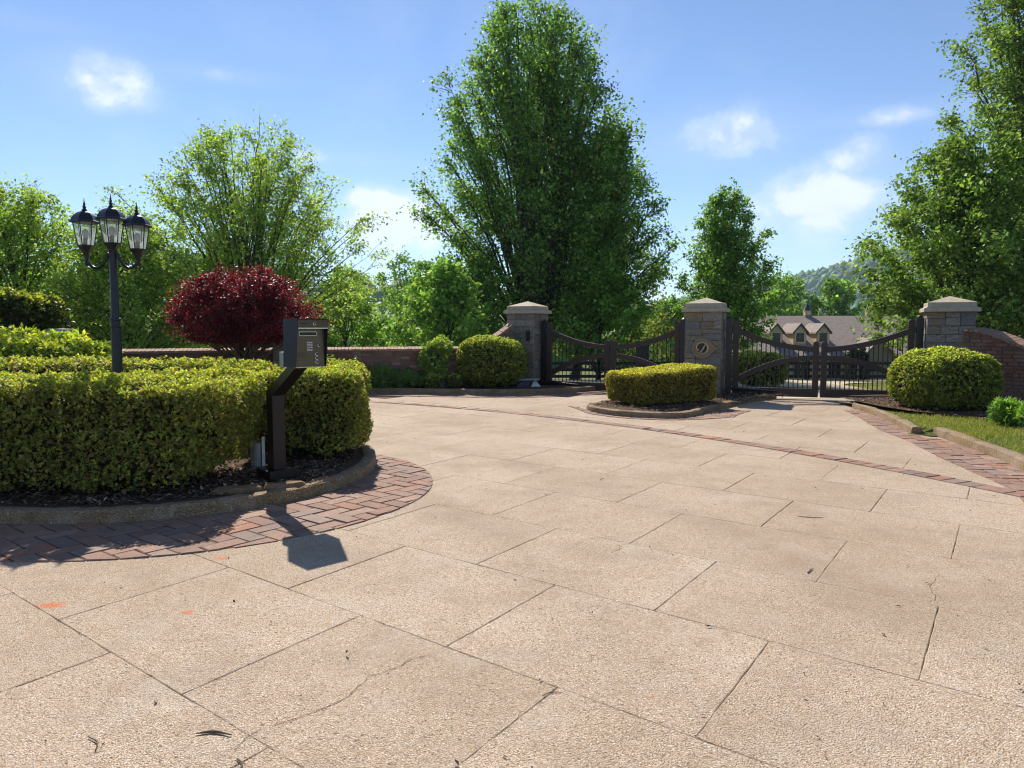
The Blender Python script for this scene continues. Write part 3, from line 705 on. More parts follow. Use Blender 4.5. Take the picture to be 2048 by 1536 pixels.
def tree(name, label, loc, H, prof, base_h, n_limb, n_twig, n_leaf, leaf, stops, seed, trunk_r=.16, trunks=1, sweep=.55, wts=None, sig=.13, cat='tree', group=None, droop=.25, mat=None, start=(.12, .45), lean=(0, 0), twig_len=.30, bark=None, aspect=.7, lump=.16, sq=(1, 1), flat=.9, low=.55, tw0=.22):
    """trunk, limbs and twigs grown into an uneven crown outline; leaves hang along the twigs"""
    r = np.random.default_rng(seed); T = thing(name, label, cat, loc, 0, group)
    ph = np.array([p[0] for p in prof]); pr = np.array([p[1] for p in prof])
    def rad(z, az):
        base = np.interp(z / H, ph, pr); k = 1 + lump * (np.sin(az * 3 + z * 1.3 + seed) * .6 + np.sin(az * 5 - z * 2.1 + seed * 2) * .4 + np.sin(z * 3.7 + az + seed) * .35)
        return base * k
    n = n_limb; gold = np.arange(n) * 2.39996 + r.uniform(0, .5, n)
    u = (np.arange(n) + r.uniform(0, 1, n)) / n; ht = base_h + (H - base_h) * (.10 + .90 * u ** .85) ; ht = np.minimum(ht, H * r.uniform(.93, 1.0, n))
    rr = rad(ht, gold) * r.uniform(.72, 1.02, n)
    tips = np.stack([np.cos(gold) * rr * sq[0], np.sin(gold) * rr * sq[1], ht], -1); tips[:, 0] += lean[0] * ht / H; tips[:, 1] += lean[1] * ht / H
    hs = np.clip(ht - (rr * sweep * 2.2 + H * r.uniform(.05, .25, n)), H * start[0], H * start[1])
    tk = r.integers(0, trunks, n); toff = np.stack([np.cos(np.arange(trunks) * 2.4 + seed), np.sin(np.arange(trunks) * 2.4 + seed)], -1) * (trunk_r * 1.6 if trunks > 1 else 0)
    tspread = .10 if trunks > 1 else .0
    P0 = np.concatenate([toff[tk] * (1 + tspread * hs[:, None] * 4), hs[:, None]], 1)
    P0[:, 0] += lean[0] * hs / H; P0[:, 1] += lean[1] * hs / H
    mid = P0 + (tips - P0) * np.array([.38, .38, .5 + .1 * sweep]) + r.normal(0, .10, (n, 3))
    K = 9; t_ = np.linspace(0, 1, K)[None, :, None]
    limb = (1 - t_) ** 2 * P0[:, None] + 2 * t_ * (1 - t_) * mid[:, None] + t_ ** 2 * tips[:, None]
    limb[:, 1:-1] += r.normal(0, .018 * H / 8, (n, K - 2, 3))
    lr = trunk_r * r.uniform(.20, .42, n)
    woods = [tubes(limb, lr[:, None] * np.linspace(1, .16, K)[None] , 5)]
    for k in range(trunks):
        zz = np.linspace(-.15, H * (.80 if trunks == 1 else .66), 14); x = toff[k, 0] * (1 + tspread * 4 * np.maximum(zz, 0)) + lean[0] * zz / H; y = toff[k, 1] * (1 + tspread * 4 * np.maximum(zz, 0)) + lean[1] * zz / H
        p = np.stack([x + r.normal(0, .02, 14), y + r.normal(0, .02, 14), zz], -1)[None]
        rd = trunk_r * (1.0 if trunks == 1 else .72) * (1 - .86 * np.clip(zz / zz[-1], 0, 1)) ; rd[0] *= 1.6; rd[1] *= 1.12
        woods.append(tubes(p, rd[None], 9))
    # twigs
    m = n_twig; L = np.linalg.norm(tips - P0, axis=1); wl = L / L.sum(); li = r.choice(n, m, p=wl); tt = r.uniform(tw0, 1, m) ** .8; tt[:2 * n] = r.uniform(.93, 1, 2 * n); li[:2 * n] = np.tile(np.arange(n), 2)
    f = tt * (K - 1); i0 = np.minimum(f.astype(int), K - 2); fr = (f - i0)[:, None]
    B = limb[li, i0] * (1 - fr) + limb[li, i0 + 1] * fr; tg = unit(limb[li, i0 + 1] - limb[li, i0])
    out = B.copy(); out[:, 0] -= lean[0] * B[:, 2] / H; out[:, 1] -= lean[1] * B[:, 2] / H; out[:, 2] = 0; out = unit(out + 1e-4)
    d = unit(tg * r.uniform(.4, 1.0, (m, 1)) + out * r.uniform(.0, .9, (m, 1)) + r.normal(0, .45, (m, 3)) + np.array([0, 0, .10 + .25 * sweep]))
    Rm = pr.max(); ln = Rm * twig_len * r.uniform(.5, 1.25, m) * (1.1 - .35 * tt)
    E_ = B + d * ln[:, None]; az_ = np.arctan2(E_[:, 1] - lean[1] * E_[:, 2] / H, E_[:, 0] - lean[0] * E_[:, 2] / H)
    t4 = np.linspace(0, 1, 5)[None, :, None]; sag = np.zeros((m, 1, 3)); sag[:, 0, 2] = -ln * .10
    tw = B[:, None] + (E_ - B)[:, None] * t4 + sag * (t4 ** 2) * 1.3 + np.array([0, 0, 1.]) * (ln[:, None, None] * .10) * t4 * (1 - t4) * 2
    woods.append(tubes(tw, np.linspace(.011, .003, 5)[None] * np.full((m, 1), max(.6, trunk_r * 5)), 3))
    V, F, _ = join(woods); obj('trunk', npmesh('trunk', V, F, bark or BARK, smooth=True), T)
    # leaves
    k = r.integers(0, m, n_leaf); s = r.uniform(.15, 1.08, n_leaf)
    P = B[k] + (E_ - B)[k] * s[:, None]; P[:, 2] += ln[k] * (-.13 * s ** 2 + .2 * s * (1 - s))
    P += r.normal(0, 1, (n_leaf, 3)) * sig * np.array([1, 1, .6 * flat + .1]) * (ln[k] / (Rm * twig_len))[:, None]
    z = np.clip(P[:, 2], 0, H * 1.1); rxy = np.hypot((P[:, 0] - lean[0] * z / H) / sq[0], (P[:, 1] - lean[1] * z / H) / sq[1]); az_ = np.arctan2(P[:, 1], P[:, 0])
    keep = (rxy < rad(z, az_) * 1.28 + .2) & (P[:, 2] > base_h * low) & (P[:, 2] < H * 1.06); P = P[keep]; kk = k[keep]; q = len(P)
    D = unit(d[kk] * .45 + r.normal(0, .6, (q, 3)) + np.array([0, 0, -droop])); N = unit(np.array([0, 0, 1.]) * flat + r.normal(0, .55, (q, 3)))
    br = 1 + .20 * np.clip(r.normal(0, 1, m), -2, 2)[kk]
    C = np.clip(palette(q, stops, wts, r=r) * br[:, None], .004, .9)
    S = leaf * r.uniform(.6, 1.25, q)
    V, F, C = leaf_oriented(P, D, N, S, C, aspect, .22); obj('crown', npmesh('crown', V, F, mat or LEAF, C), T)
    return T
# ------------------------------------------------------------------ stone gate pillars
def ashlar(w, h, r, course=(.16, .30)):
    """random coursed stone layout of a w x h face: list of rectangles"""
    out = []; z = 0.0
    while z < h - .02:
        c = min(r.uniform(*course), h - z)
        if h - z - c < .12: c = h - z
        x = 0.0
        while x < w - .02:
            l = min(r.uniform(.18, .44), w - x)
            if w - x - l < .13: l = w - x
            if c > .24 and r.uniform(0, 1) < .3:
                k = r.uniform(.4, .6); out += [(x, z, l, c * k), (x, z + c * k, l, c * (1 - k))]
            else: out.append((x, z, l, c))
            x += l
        z += c
    return out
def pillar(label, loc, rz, w, h, seed, cap_h=.31):
    r = np.random.default_rng(seed); T = thing('gate_pillar', label, 'pillar', loc, rz, 'stone gate pillars')
    hw = w / 2; b = .028
    MB().box((-hw + b, -hw + b, -.1), (hw - b, hw - b, h)).build('mortar_core', MORTAR, T)
    for f in range(4):
        ww = w if f % 2 == 0 else w - 2 * b
        M = Matrix.Rotation(f * math.pi / 2, 4, 'Z') @ Matrix.Translation((-ww / 2, -(hw - b), 0)) @ Matrix.Rotation(math.pi / 2, 4, 'X')
        for (x, z, l, c) in ashlar(ww, h, r):
            g = .004; mb = MB(); pr = b + r.uniform(-.008, .014)
            q = [(x + g, z + g), (x + l - g, z + g), (x + l - g, z + c - g), (x + g, z + c - g)]
            q = [(a + r.uniform(-.003, .003), d + r.uniform(-.003, .003)) for a, d in q]
            if x < .001: q[0] = (x, q[0][1]); q[3] = (x, q[3][1])
            if x + l > ww - .001: q[1] = (ww, q[1][1]); q[2] = (ww, q[2][1])
            mb.prism(q, -.012, pr, .008, M, jit=.006); mb.build('stone', STONE, T)
    o = hw + .075; i = hw + .005
    cap = MB(); 
    for (a, z0, z1) in ((o, h + .004, h + .085), ): cap.prism([(-a, -a), (a, -a), (a, a), (-a, a)], z0, z1, .012)
    c = cap.build('cap', CAPST, T)
    a = i; z0 = h + .086; z1 = h + .196
    MB().add([(-a - .03, -a - .03, z0), (a + .03, -a - .03, z0), (a + .03, a + .03, z0), (-a - .03, a + .03, z0), (-a, -a, z0 + .03), (a, -a, z0 + .03), (a, a, z0 + .03), (-a, a, z0 + .03), (-a, -a, z1), (a, -a, z1), (a, a, z1), (-a, a, z1), (0, 0, z1 + cap_h - .17)],
             [(0, 1, 5, 4), (1, 2, 6, 5), (2, 3, 7, 6), (3, 0, 4, 7), (4, 5, 9, 8), (5, 6, 10, 9), (6, 7, 11, 10), (7, 4, 8, 11), (8, 9, 12), (9, 10, 12), (10, 11, 12), (11, 8, 12), (3, 2, 1, 0)]).build('cap_top', CAPST, c)
    return T
PL, PM, PR = Vector((.42, 19.8, 0)), Vector((4.47, 17.1, 0)), Vector((9.15, 15.55, 0))
gaL = math.atan2(PM.y - PL.y, PM.x - PL.x); gaR = math.atan2(PR.y - PM.y, PR.x - PM.x)
pl = pillar('grey stone gate pillar behind the clipped round bush, left of the three', (PL.x, PL.y, .03), gaL + R(3), .80, 1.93, 11)
pm = pillar('stone gate pillar bearing the round bronze letter emblem, behind the golden hedge', (PM.x, PM.y, .05), gaL + R(10), .80, 1.90, 12)
pr_ = pillar('stone gate pillar joined to the swooping brick wall on the right', (PR.x, PR.y, .05), R(-24), .86, 1.87, 13)
# letter emblem on the middle pillar
yf = -.40 - .016
def outline(s, n=40, tip=.33):
    pts = []
    for k in range(n + 1):
        a = R(38) + (2 * math.pi - R(76)) * k / n; pts.append((s * math.cos(a), s * math.sin(a)))
    a0 = np.array(pts[-1]); a1 = np.array(pts[0]); tp = np.array([tip * s / .205, 0]); 
    lo = [tuple((1 - u) ** 2 * a0 + 2 * u * (1 - u) * np.array([s * 1.06, -s * .18]) + u * u * tp) for u in np.linspace(.15, 1, 7)]
    up = [tuple((1 - u) ** 2 * tp + 2 * u * (1 - u) * np.array([s * 1.06, s * .18]) + u * u * a1) for u in np.linspace(.15, .85, 6)]
    return pts + lo + up
ME = Matrix.Translation((.0, yf, 1.08)) @ Matrix.Rotation(math.pi / 2, 4, 'X')
def ringband(mb, o, i, z0, z1, M):
    n = len(o); V = [(x, y, z1) for x, y in o] + [(x, y, z1) for x, y in i] + [(x, y, z0) for x, y in o] + [(x, y, z0) for x, y in i]; V = [tuple(M @ Vector(v)) for v in V]; F = []
    for a in range(n):
        b = (a + 1) % n; F += [(a, b, n + b, n + a), (2 * n + a, 2 * n + b, b, a), (n + a, n + b, 3 * n + b, 3 * n + a)]
    mb.add(V, F)
emb = MB().prism(outline(.235), -.01, .022, .006, ME).build('emblem', EMB, pm)
mb = MB(); ringband(mb, outline(.225), outline(.200), .015, .036, ME); mb.build('rim', EMB, emb)
mb = MB(); ringband(mb, outline(.175), outline(.158), .015, .032, ME); mb.build('rim', EMB, emb)
circ = lambda s: [(s * math.cos(a), s * math.sin(a)) for a in np.linspace(0, 2 * math.pi, 36, endpoint=False)]
mb = MB(); ringband(mb, circ(.138), circ(.122), .015, .042, ME); mb.build('rim', EMB, emb)
MB().prism(circ(.122), .018, .024, 0, ME).build('letter_ground', plain('emblem_dark', (.035, .022, .015), .6), emb)
S_ = .00112
def stroke(P, rads):
    pts = smooth_path([((x - 428) * S_, (1105 - y) * S_) for x, y in P], 5); rr = np.interp(np.linspace(0, 1, len(pts)), np.linspace(0, 1, len(rads)), rads)
    mb.tube([tuple(ME @ Vector((q[0], q[1], .034))) for q in pts], list(rr), 8)
mb = MB(); stroke([(372, 1118), (350, 1142), (322, 1120), (316, 1070), (350, 1010), (430, 990), (505, 1010), (538, 1075), (528, 1145), (480, 1205), (420, 1222), (372, 1205), (368, 1180), (400, 1172), (440, 1200)], [.008, .014, .017, .017, .017, .015, .018, .022, .021, .017, .014, .012, .010, .009, .007])
stroke([(498, 1012), (460, 1080), (430, 1140), (392, 1190)], [.010, .018, .019, .010]); mb.build('letter', plain('letter_bronze', (.46, .37, .23), .45, .2), emb, smooth=True)
# box on the left pillar, hinge posts
MB().prism([(-.05, -.13), (.05, -.13), (.05, .13), (-.05, .13)], 0, .05, .006, Matrix.Translation((.26, -.43, 1.36)) @ Matrix.Rotation(math.pi / 2, 4, 'X')).build('wall_box', BLACKM, pl)

# ------------------------------------------------------------------ gates
def band_curve(x0, x1, fz, h, th, n=20, y0=0.0):
    mb = MB(); V = []; F = []
    for i in range(n + 1):
        x = x0 + (x1 - x0) * i / n; z = fz(x); dz = (fz(x + .005) - fz(x - .005)) / .01; k = math.sqrt(1 + dz * dz); hh = h * (k if k < 1.5 else 1.5) 
        V += [(x, y0 - th / 2, z - hh), (x, y0 + th / 2, z - hh), (x, y0 + th / 2, z), (x, y0 - th / 2, z)]
    for i in range(n):
        for k in range(4): F.append((4 * i + k, 4 * i + (k + 1) % 4, 4 * i + 4 + (k + 1) % 4, 4 * i + 4 + k))
    F += [(3, 2, 1, 0), tuple(4 * n + k for k in range(4))]; return mb.add(V, F)
def stile(x0, x1, z0, z1, th):
    pts = [(x0, z0), (x1, z0), (x1, z1 - .05)] + [((x0 + x1) / 2 + (x1 - x0) / 2 * math.cos(a), z1 - .05 + .05 * math.sin(a)) for a in np.linspace(.3, math.pi - .3, 7)] + [(x0, z1 - .05)]
    return MB().prism(pts, -th / 2, th / 2, .006, Matrix.Rotation(math.pi / 2, 4, 'X'))
def gate_leaf(label, hinge, end, zb, zt_h, zt_m, bars, arm, post, flip):
    d = end - hinge; L = d.length; rz = math.atan2(d.y, d.x); T = thing('gate_leaf', label, 'gate', (hinge.x, hinge.y, zb), rz, 'leaves of the two driveway gates')
    ft = lambda x: zt_m - .16 + (zt_h - zt_m - .02) * (1 - min(1, max(0, x / L))) ** 1.9 + .04
    fb = lambda x: .34 + .60 * math.sin(math.pi / 2 * min(1, max(0, x / L)) ** .82)
    stile(0, .125, 0, zt_h, .085).build('hinge_stile', GATEM, T); stile(L - .125, L, 0, zt_m, .085).build('meeting_stile', GATEM, T)
    band_curve(.125, L - .125, ft, .115, .075).build('top_rail', GATEM, T)
    band_curve(.125, L - .125, fb, .12, .07).build('arched_brace', GATEM, T)
    MB().prism([(.125, 0), (L - .125, 0), (L - .125, .19), (.125, .19)], -.04, .04, .005, Matrix.Rotation(math.pi / 2, 4, 'X')).build('bottom_rail', GATEM, T)
    for i in range(bars):
        x = .125 + (L - .25) * (i + 1) / (bars + 1); z1 = ft(x) - .10
        MB().lathe([(.0115, .185), (.0115, z1)], 6, Matrix.Translation((x, .0, 0))).build('bar', BARM, T)
    if post: 
        s = -1
        MB().box((-.16, -.075, -.12 - zb), (-.025, .075, zt_h + .03)).lathe([(.06, zt_h + .03), (.05, zt_h + .06), (.015, zt_h + .085)], 8, Matrix.Translation((-.09, 0, 0))).build('hinge_post', BLACKM, T)
        for z in (.28, zt_h - .22): MB().lathe([(.03, z - .06), (.03, z + .06)], 10, Matrix.Translation((-.012, flip * .03, 0))).build('hinge', BLACKM, T)
    if arm: MB().tube([(-.1, flip * .16, .16), (.35, flip * .15, .15), (.95, flip * .09, .12)], [.035, .035, .018], 8).box((-.16, flip * .16 - .05, .08), (-.04, flip * .16 + .05, .24)).build('operator_arm', BLACKM, T)
    return T
def gate_pair(A, B, wa, wb, labels, zb, zh, zm, nb, arms):
    d = (B - A).normalized(); a = A + d * (wa / 2 + .20); b = B - d * (wb / 2 + .20); m_ = (a + b) / 2
    gate_leaf(labels[0], a, m_ - d * .022, zb, zh, zm, nb[0], arms[0], True, -1); gate_leaf(labels[1], b, m_ + d * .022, zb, zh, zm, nb[1], arms[1], True, 1)
gate_pair(PL, PM, .84, .82, ['brown gate leaf hung on the left pillar beside the round bush', 'brown gate leaf partly hidden behind the golden box hedge'], .02, 1.72, 1.27, (13, 13), (True, False))
gate_pair(PM, PR, .82, .86, ['brown gate leaf to the right of the emblem pillar, dormers behind it', 'rightmost brown gate leaf, its hinge side behind the big round bush'], .055, 1.72, 1.24, (15, 16), (True, False))

# ------------------------------------------------------------------ brick walls with rowlock caps
def brick_wall(label, path, ztop, zbot, seed, part_test, th=.30, BL=.205, BH=.062, J=.011, cap_w=.088, cap_t=.10):
    r = np.random.default_rng(seed); P = np.array(path, float); seg = np.linalg.norm(np.diff(P, axis=0), axis=1); S = np.concatenate([[0], np.cumsum(seg)]); L = S[-1]
    T = thing('brick_wall', label, 'wall')
    def at(s): return np.array([np.interp(s, S, P[:, 0]), np.interp(s, S, P[:, 1])])
    def frame(s):
        t_ = at(min(L, s + .05)) - at(max(0, s - .05)); t_ /= np.linalg.norm(t_); return at(s), t_, np.array([t_[1], -t_[0]])     # normal towards the camera
    n = max(12, int(L / .12)); V = []; F = []
    for i in range(n + 1):
        s = L * i / n; p, t_, nn = frame(s); z1 = ztop(s) - .004
        for q, z in ((nn * (th / 2 - .016), zbot - .2), (nn * (th / 2 - .016), z1), (-nn * th / 2, z1), (-nn * th / 2, zbot - .2)): V.append((p[0] + q[0], p[1] + q[1], z))
    for i in range(n):
        for k in range(4): F.append((4 * i + k, 4 * i + (k + 1) % 4, 4 * i + 4 + (k + 1) % 4, 4 * i + 4 + k))
    F += [(0, 1, 2, 3), tuple(4 * n + k for k in (3, 2, 1, 0))]
    MB().add(V, F).build('mortar_core', MORTAR, T)
    rest = MB(); z = zbot; row = 0; cnt = 0
    while z < max(ztop(s) for s in np.linspace(0, L, 60)):
        s = -(row % 2) * (BL / 2)
        while s < L:
            l = BL * (r.uniform(.94, 1.04) if r.uniform() > .12 else .5); s0, s1 = max(0, s), min(L, s + l); s += l + J
            if s1 - s0 < .05: continue
            zz = min(z + BH, ztop((s0 + s1) / 2) - .006)
            if zz - z < .02: continue
            p, t_, nn = frame((s0 + s1) / 2); hl = (s1 - s0) / 2; pr = th / 2 - .016 + .018 + r.uniform(-.007, .012)
            M = Matrix(((t_[0], 0, nn[0], p[0]), (t_[1], 0, nn[1], p[1]), (0, 1, 0, 0), (0, 0, 0, 1)))
            q = [(-hl + r.uniform(0, .004), z + r.uniform(-.003, .003)), (hl - r.uniform(0, .004), z + r.uniform(-.003, .003)), (hl - r.uniform(0, .004), zz + r.uniform(-.003, .003)), (-hl + r.uniform(0, .004), zz + r.uniform(-.003, .003))]
            if part_test((s0 + s1) / 2, z) and cnt < 300:
                MB().prism(q, th / 2 - .03, pr, .007, M, jit=.003).build('brick', WBRICK, T); cnt += 1
            else: rest.prism(q, th / 2 - .03, pr, .006, M)
        z += BH + J; row += 1
    if rest.v: rest.build('brick_field', WBRICK, T, kind='stuff')
    s = 0; restc = MB(); cnt = 0
    while s < L - .04:
        w = cap_w * r.uniform(.9, 1.08); sm = s + w / 2; p, t_, nn = frame(min(L, sm)); sl = (ztop(sm + .03) - ztop(sm - .03)) / .06
        T3 = Vector((t_[0], t_[1], sl)).normalized(); N3 = Vector((nn[0], nn[1], 0)); U3 = N3.cross(T3) * -1 if N3.cross(T3).z < 0 else N3.cross(T3)
        zc = ztop(sm) + r.uniform(-.004, .004); M = Matrix(((T3.x, N3.x, U3.x, p[0]), (T3.y, N3.y, U3.y, p[1]), (T3.z, N3.z, U3.z, zc), (0, 0, 0, 1)))
        hw_ = (w - .010) / 2 * math.sqrt(1 + sl * sl); yb, yf_ = -th / 2 - .03, th / 2 + .035 + r.uniform(-.006, .006)
        # sloped coping brick: higher at the back than at the front edge
        V = [tuple(M @ Vector(v)) for v in [(-hw_, yb, 0), (hw_, yb, 0), (hw_, yf_, 0), (-hw_, yf_, 0), (-hw_, yb, cap_t), (hw_, yb, cap_t), (hw_, yf_, cap_t * .52), (-hw_, yf_, cap_t * .52)]]
        F = [(3, 2, 1, 0), (4, 5, 6, 7), (0, 1, 5, 4), (1, 2, 6, 5), (2, 3, 7, 6), (3, 0, 4, 7)]
        if cnt < 160: MB().add(V, F).build('coping_brick', CAPBRICK, T); cnt += 1
        else: restc.add(V, F)
        s += w * math.sqrt(1) 
    if restc.v: restc.build('coping_field', CAPBRICK, T, kind='stuff')
    return T
wl = smooth_path([(-9.9, 16.9), (-7.5, 17.6), (-5.2, 18.2), (-2.6, 18.75), (.0, 19.35)], 10)
Lw = sum(np.linalg.norm(np.array(b) - np.array(a)) for a, b in zip(wl[:-1], wl[1:]))
def top_left(s): return 1.0 + .02 * s / Lw + (max(0, (s - (Lw - 1.15)) / 1.15) ** 1.5) * .62
brick_wall('low brick wall behind the red maple, rising towards the left pillar', wl, top_left, .08, 21, lambda s, z: s > Lw - 5.2 and z > .30)
# stacked stone pier in the low wall, half hidden by the maple
T = thing('wall_pier', 'dark stacked stone pier in the low wall behind the red maple', 'pier', (-5.35, 17.98, .05), R(14))
rr_ = np.random.default_rng(5); z = 0
while z < 1.05:
    h_ = rr_.uniform(.05, .11); x = -.42
    while x < .40:
        l = min(rr_.uniform(.2, .45), .42 - x)
        if .42 - x - l < .1: l = .42 - x
        MB().prism([(x + .004, -.28), (x + l - .004, -.28 + rr_.uniform(-.02, .01)), (x + l - .004, .28), (x + .004, .28)], z, z + h_ - .007, .008).build('stone', STONE, T); x += l
    z += h_
MB().prism([(-.46, -.33), (.46, -.33), (.46, .33), (-.46, .33)], z, z + .06, .012).build('cap', GROCK, T)
wr = smooth_path([(9.30, 15.15), (9.62, 14.72), (9.95, 14.10), (10.5, 13.3), (11.6, 12.3)], 10)
Lr = sum(np.linalg.norm(np.array(b) - np.array(a)) for a, b in zip(wr[:-1], wr[1:]))
def top_right(s):
    u = min(1, s / 1.9); return 1.02 + .50 * (1 - u * u * (3 - 2 * u)) 
brick_wall('curved brick wall swooping down from the right pillar, sunlit coping bricks', wr, top_right, .06, 22, lambda s, z: s < 2.2)

# ------------------------------------------------------------------ entry keypad pedestal
ped = thing('keypad_pedestal', 'black gooseneck pedestal with steel keypad head at the island edge', 'intercom', (-2.34, 7.28, .118), R(44))
MB().prism([(-.145, -.145), (.145, -.145), (.145, .145), (-.145, .145)], 0, .085, .004).build('base_plinth', PEDM, ped)
q = .064
MB().add([(-q, -q, .08), (q, -q, .08), (q, q, .08), (-q, q, .08), (-q, -q, .815), (q, -q, .815), (q, q, .85), (-q, q, .85)], [(0, 1, 5, 4), (1, 2, 6, 5), (2, 3, 7, 6), (3, 0, 4, 7), (4, 5, 6, 7)]).build('post', PEDM, ped)
top = np.array([0, -.40, 1.125]); 
MB().add([(-q, -q, .8155), (q, -q, .8155), (q, q, .8505), (-q, q, .8505), (-q, -.56, 1.12), (q, -.56, 1.12), (q, -.40, 1.12), (-q, -.40, 1.12)], [(0, 1, 5, 4), (1, 2, 6, 5), (2, 3, 7, 6), (3, 0, 4, 7), (4, 5, 6, 7)]).build('neck', PEDM, ped)
hx, z0, z1 = .155, 1.121, 1.555; yb, yf_ = -.50, -.70
body = MB().box((-hx + .006, yf_, z0 + .006), (hx - .006, yb, z1 - .006)).build('housing', HOODM, ped)
for s in (-1, 1):
    V = [(s * hx, yb - .002, z0), (s * hx, yf_ - .025, z0), (s * hx, yf_ - .075, z1), (s * hx, yb - .002, z1)]; V2 = [(s * (hx - .005), y, z) for _, y, z in V]
    F = [(0, 1, 2, 3), (7, 6, 5, 4)] + [(k, (k + 1) % 4, 4 + (k + 1) % 4, 4 + k) for k in range(4)]
    MB().add(V + V2, F).build('side_hood', HOODM, body)
MB().box((-hx, yf_ - .078, z1 - .004), (hx, yb, z1 + .006)).build('top_hood', PEDM, body)
MB().box((-hx + .005, yf_ - .072, z1 - .075), (hx - .005, yf_ - .064, z1 - .005)).build('header', plain('header_bronze', (.10, .075, .05), .38, .5), body)
MB().box((-hx + .007, yf_ - .076, z1 - .083), (hx - .007, yf_ - .060, z1 - .0755)).build('header_trim', CHROME, body)
face = MB().box((-hx + .008, yf_ - .012, z0 + .008), (hx - .008, yf_ - .0005, z1 - .08)).build('faceplate', STEEL, ped)
MB().box((-hx + .002, yf_ - .030, z0 - .004), (hx - .002, yf_ - .001, z0 + .006)).build('bottom_trim', CHROME, body)
RX = Matrix.Rotation(math.pi / 2, 4, 'X')
def fpart(name, x, z, prof, mat, n=16, par=face, y=yf_ - .012): return MB().lathe(prof, n, Matrix.Translation((x, y, z)) @ RX).build(name, mat, par, smooth=True, auto=40)
def rrect(w, h, r, n=5): return [(sx * (w - r) + r * math.cos(a), sz * (h - r) + r * math.sin(a)) for sx, sz, a0 in ((1, 1, 0), (-1, 1, 90), (-1, -1, 180), (1, -1, 270)) for a in [R(a0 + 90 * k / n) for k in range(n + 1)]]
MD = Matrix.Translation((-.02, yf_ - .012, 1.425)) @ RX
MB().prism(rrect(.088, .019, .008), 0, .003, 0, MD).build('display_frame', CHROME, face); MB().prism(rrect(.084, .015, .006), .0032, .0045, 0, MD).build('display', DGLASS, face)
for i in range(4):
    for j in range(3): MB().prism(rrect(.0075, .0075, .003), 0, .005, .001, Matrix.Translation((-.025 + j * .0195, yf_ - .012, 1.345 - i * .0225)) @ RX).build('key', KEYM, face)
def ringbtn(x, z, r0, y=yf_ - .012, par=face):
    b = fpart('button_ring', x, z, [(r0, 0), (r0, .006), (r0 * .75, .008), (r0 * .62, .005), (r0 * .6, .001)], CHROME, par=par, y=y); fpart('button', x, z, [(r0 * .58, .0), (r0 * .5, .006), (.0005, .007)], DGLASS, par=par, y=y)
ringbtn(.088, 1.318, .014)
for k in range(3): ringbtn(.063, 1.238 - k * .036, .0155)
ringbtn(.012, z1 - .038, .015, yf_ - .072, body)
fpart('screw', .118, 1.185, [(.003, 0), (.003, .002)], CHROME, 8)
mb = MB()
for k, (zz, w_) in enumerate([(1.252, .05), (1.236, .047), (1.228, .049), (1.218, .044), (1.208, .048), (1.198, .046), (1.186, .049)]): mb.box((-.088 - w_, yf_ - .0136, zz - (.0032 if k == 0 else .0018)), (-.088 + w_, yf_ - .0125, zz + (.0032 if k == 0 else .0018)))
mb.build('instruction_text', CARDM, face)
mb = MB()
for k in range(5): mb.box((-.13 + k * .014, yf_ - .0736, z1 - .042), (-.13 + k * .014 + .009, yf_ - .0724, z1 - .030))
mb.build('name_mark', BLACKM, body)
MB().box((-hx - .004, -.4985, z0 - .006), (-hx + .09, -.425, z0 + .135)).build('junction_box', GBOX, ped)
# small things on the mulch by the pedestal
T = thing('pipe_stub', 'short grey pipe with a pale cap just behind the keypad pedestal', 'pipe', (-2.72, 7.78, .11), .3)
MB().lathe([(.055, 0), (.055, .26), (.05, .27)], 16).build('pipe', plain('grey_pipe', (.22, .21, .19), .6), T, smooth=True, auto=40); MB().box((.06, -.03, 0), (.09, .03, .33)).build('marker', WHITEP, T)
def rock(name, label, loc, sx, sy, sz, seed, mat, rz=0, group=None):
    r = np.random.default_rng(seed); n = 9; mb = MB(); pts = []
    rings = [(.92, 0), (1.0, .45), (.94, .85), (.78, 1.0)]; jit = r.uniform(.86, 1.1, n); ph = r.uniform(-.2, .2, n)
    V = []; F = []
    for (k, z) in rings:
        for i in range(n):
            a = 2 * math.pi * i / n + ph[i]; e = 4; c, s = math.cos(a), math.sin(a); q = (abs(c) ** e + abs(s) ** e) ** (-1 / e)
            V.append((c * q * sx * jit[i] * k, s * q * sy * jit[i] * k, z * sz + r.normal(0, .006)))
    for j in range(3):
        for i in range(n): F.append((j * n + i, j * n + (i + 1) % n, (j + 1) * n + (i + 1) % n, (j + 1) * n + i))
    F += [tuple(3 * n + i for i in range(n)), tuple(reversed(range(n)))]
    o = mb.add(V, F).build(name, mat); o.location = loc; o.rotation_euler = (r.normal(0, .03), r.normal(0, .03), rz); return tag(o, label, 'stone', group)
rock('edging_stone', 'flat tan edging stone lying left in front of the keypad base', (-2.52, 6.68, .07), .24, .09, .075, 1, FSTONE, .30)
rock('edging_stone', 'flat tan edging stone lying directly in front of the keypad base', (-2.12, 6.85, .07), .20, .085, .08, 2, FSTONE, .50)
rock('edging_stone', 'grey brown edging stone to the right of the keypad base', (-1.86, 7.12, .07), .13, .07, .06, 3, FSTONE, .8)
rock('garden_rock', 'grey rock top peeking out behind the yellow green shrub at left', (-10.0, 16.4, .0), .35, .3, 1.57, 4, GROCK, .2)
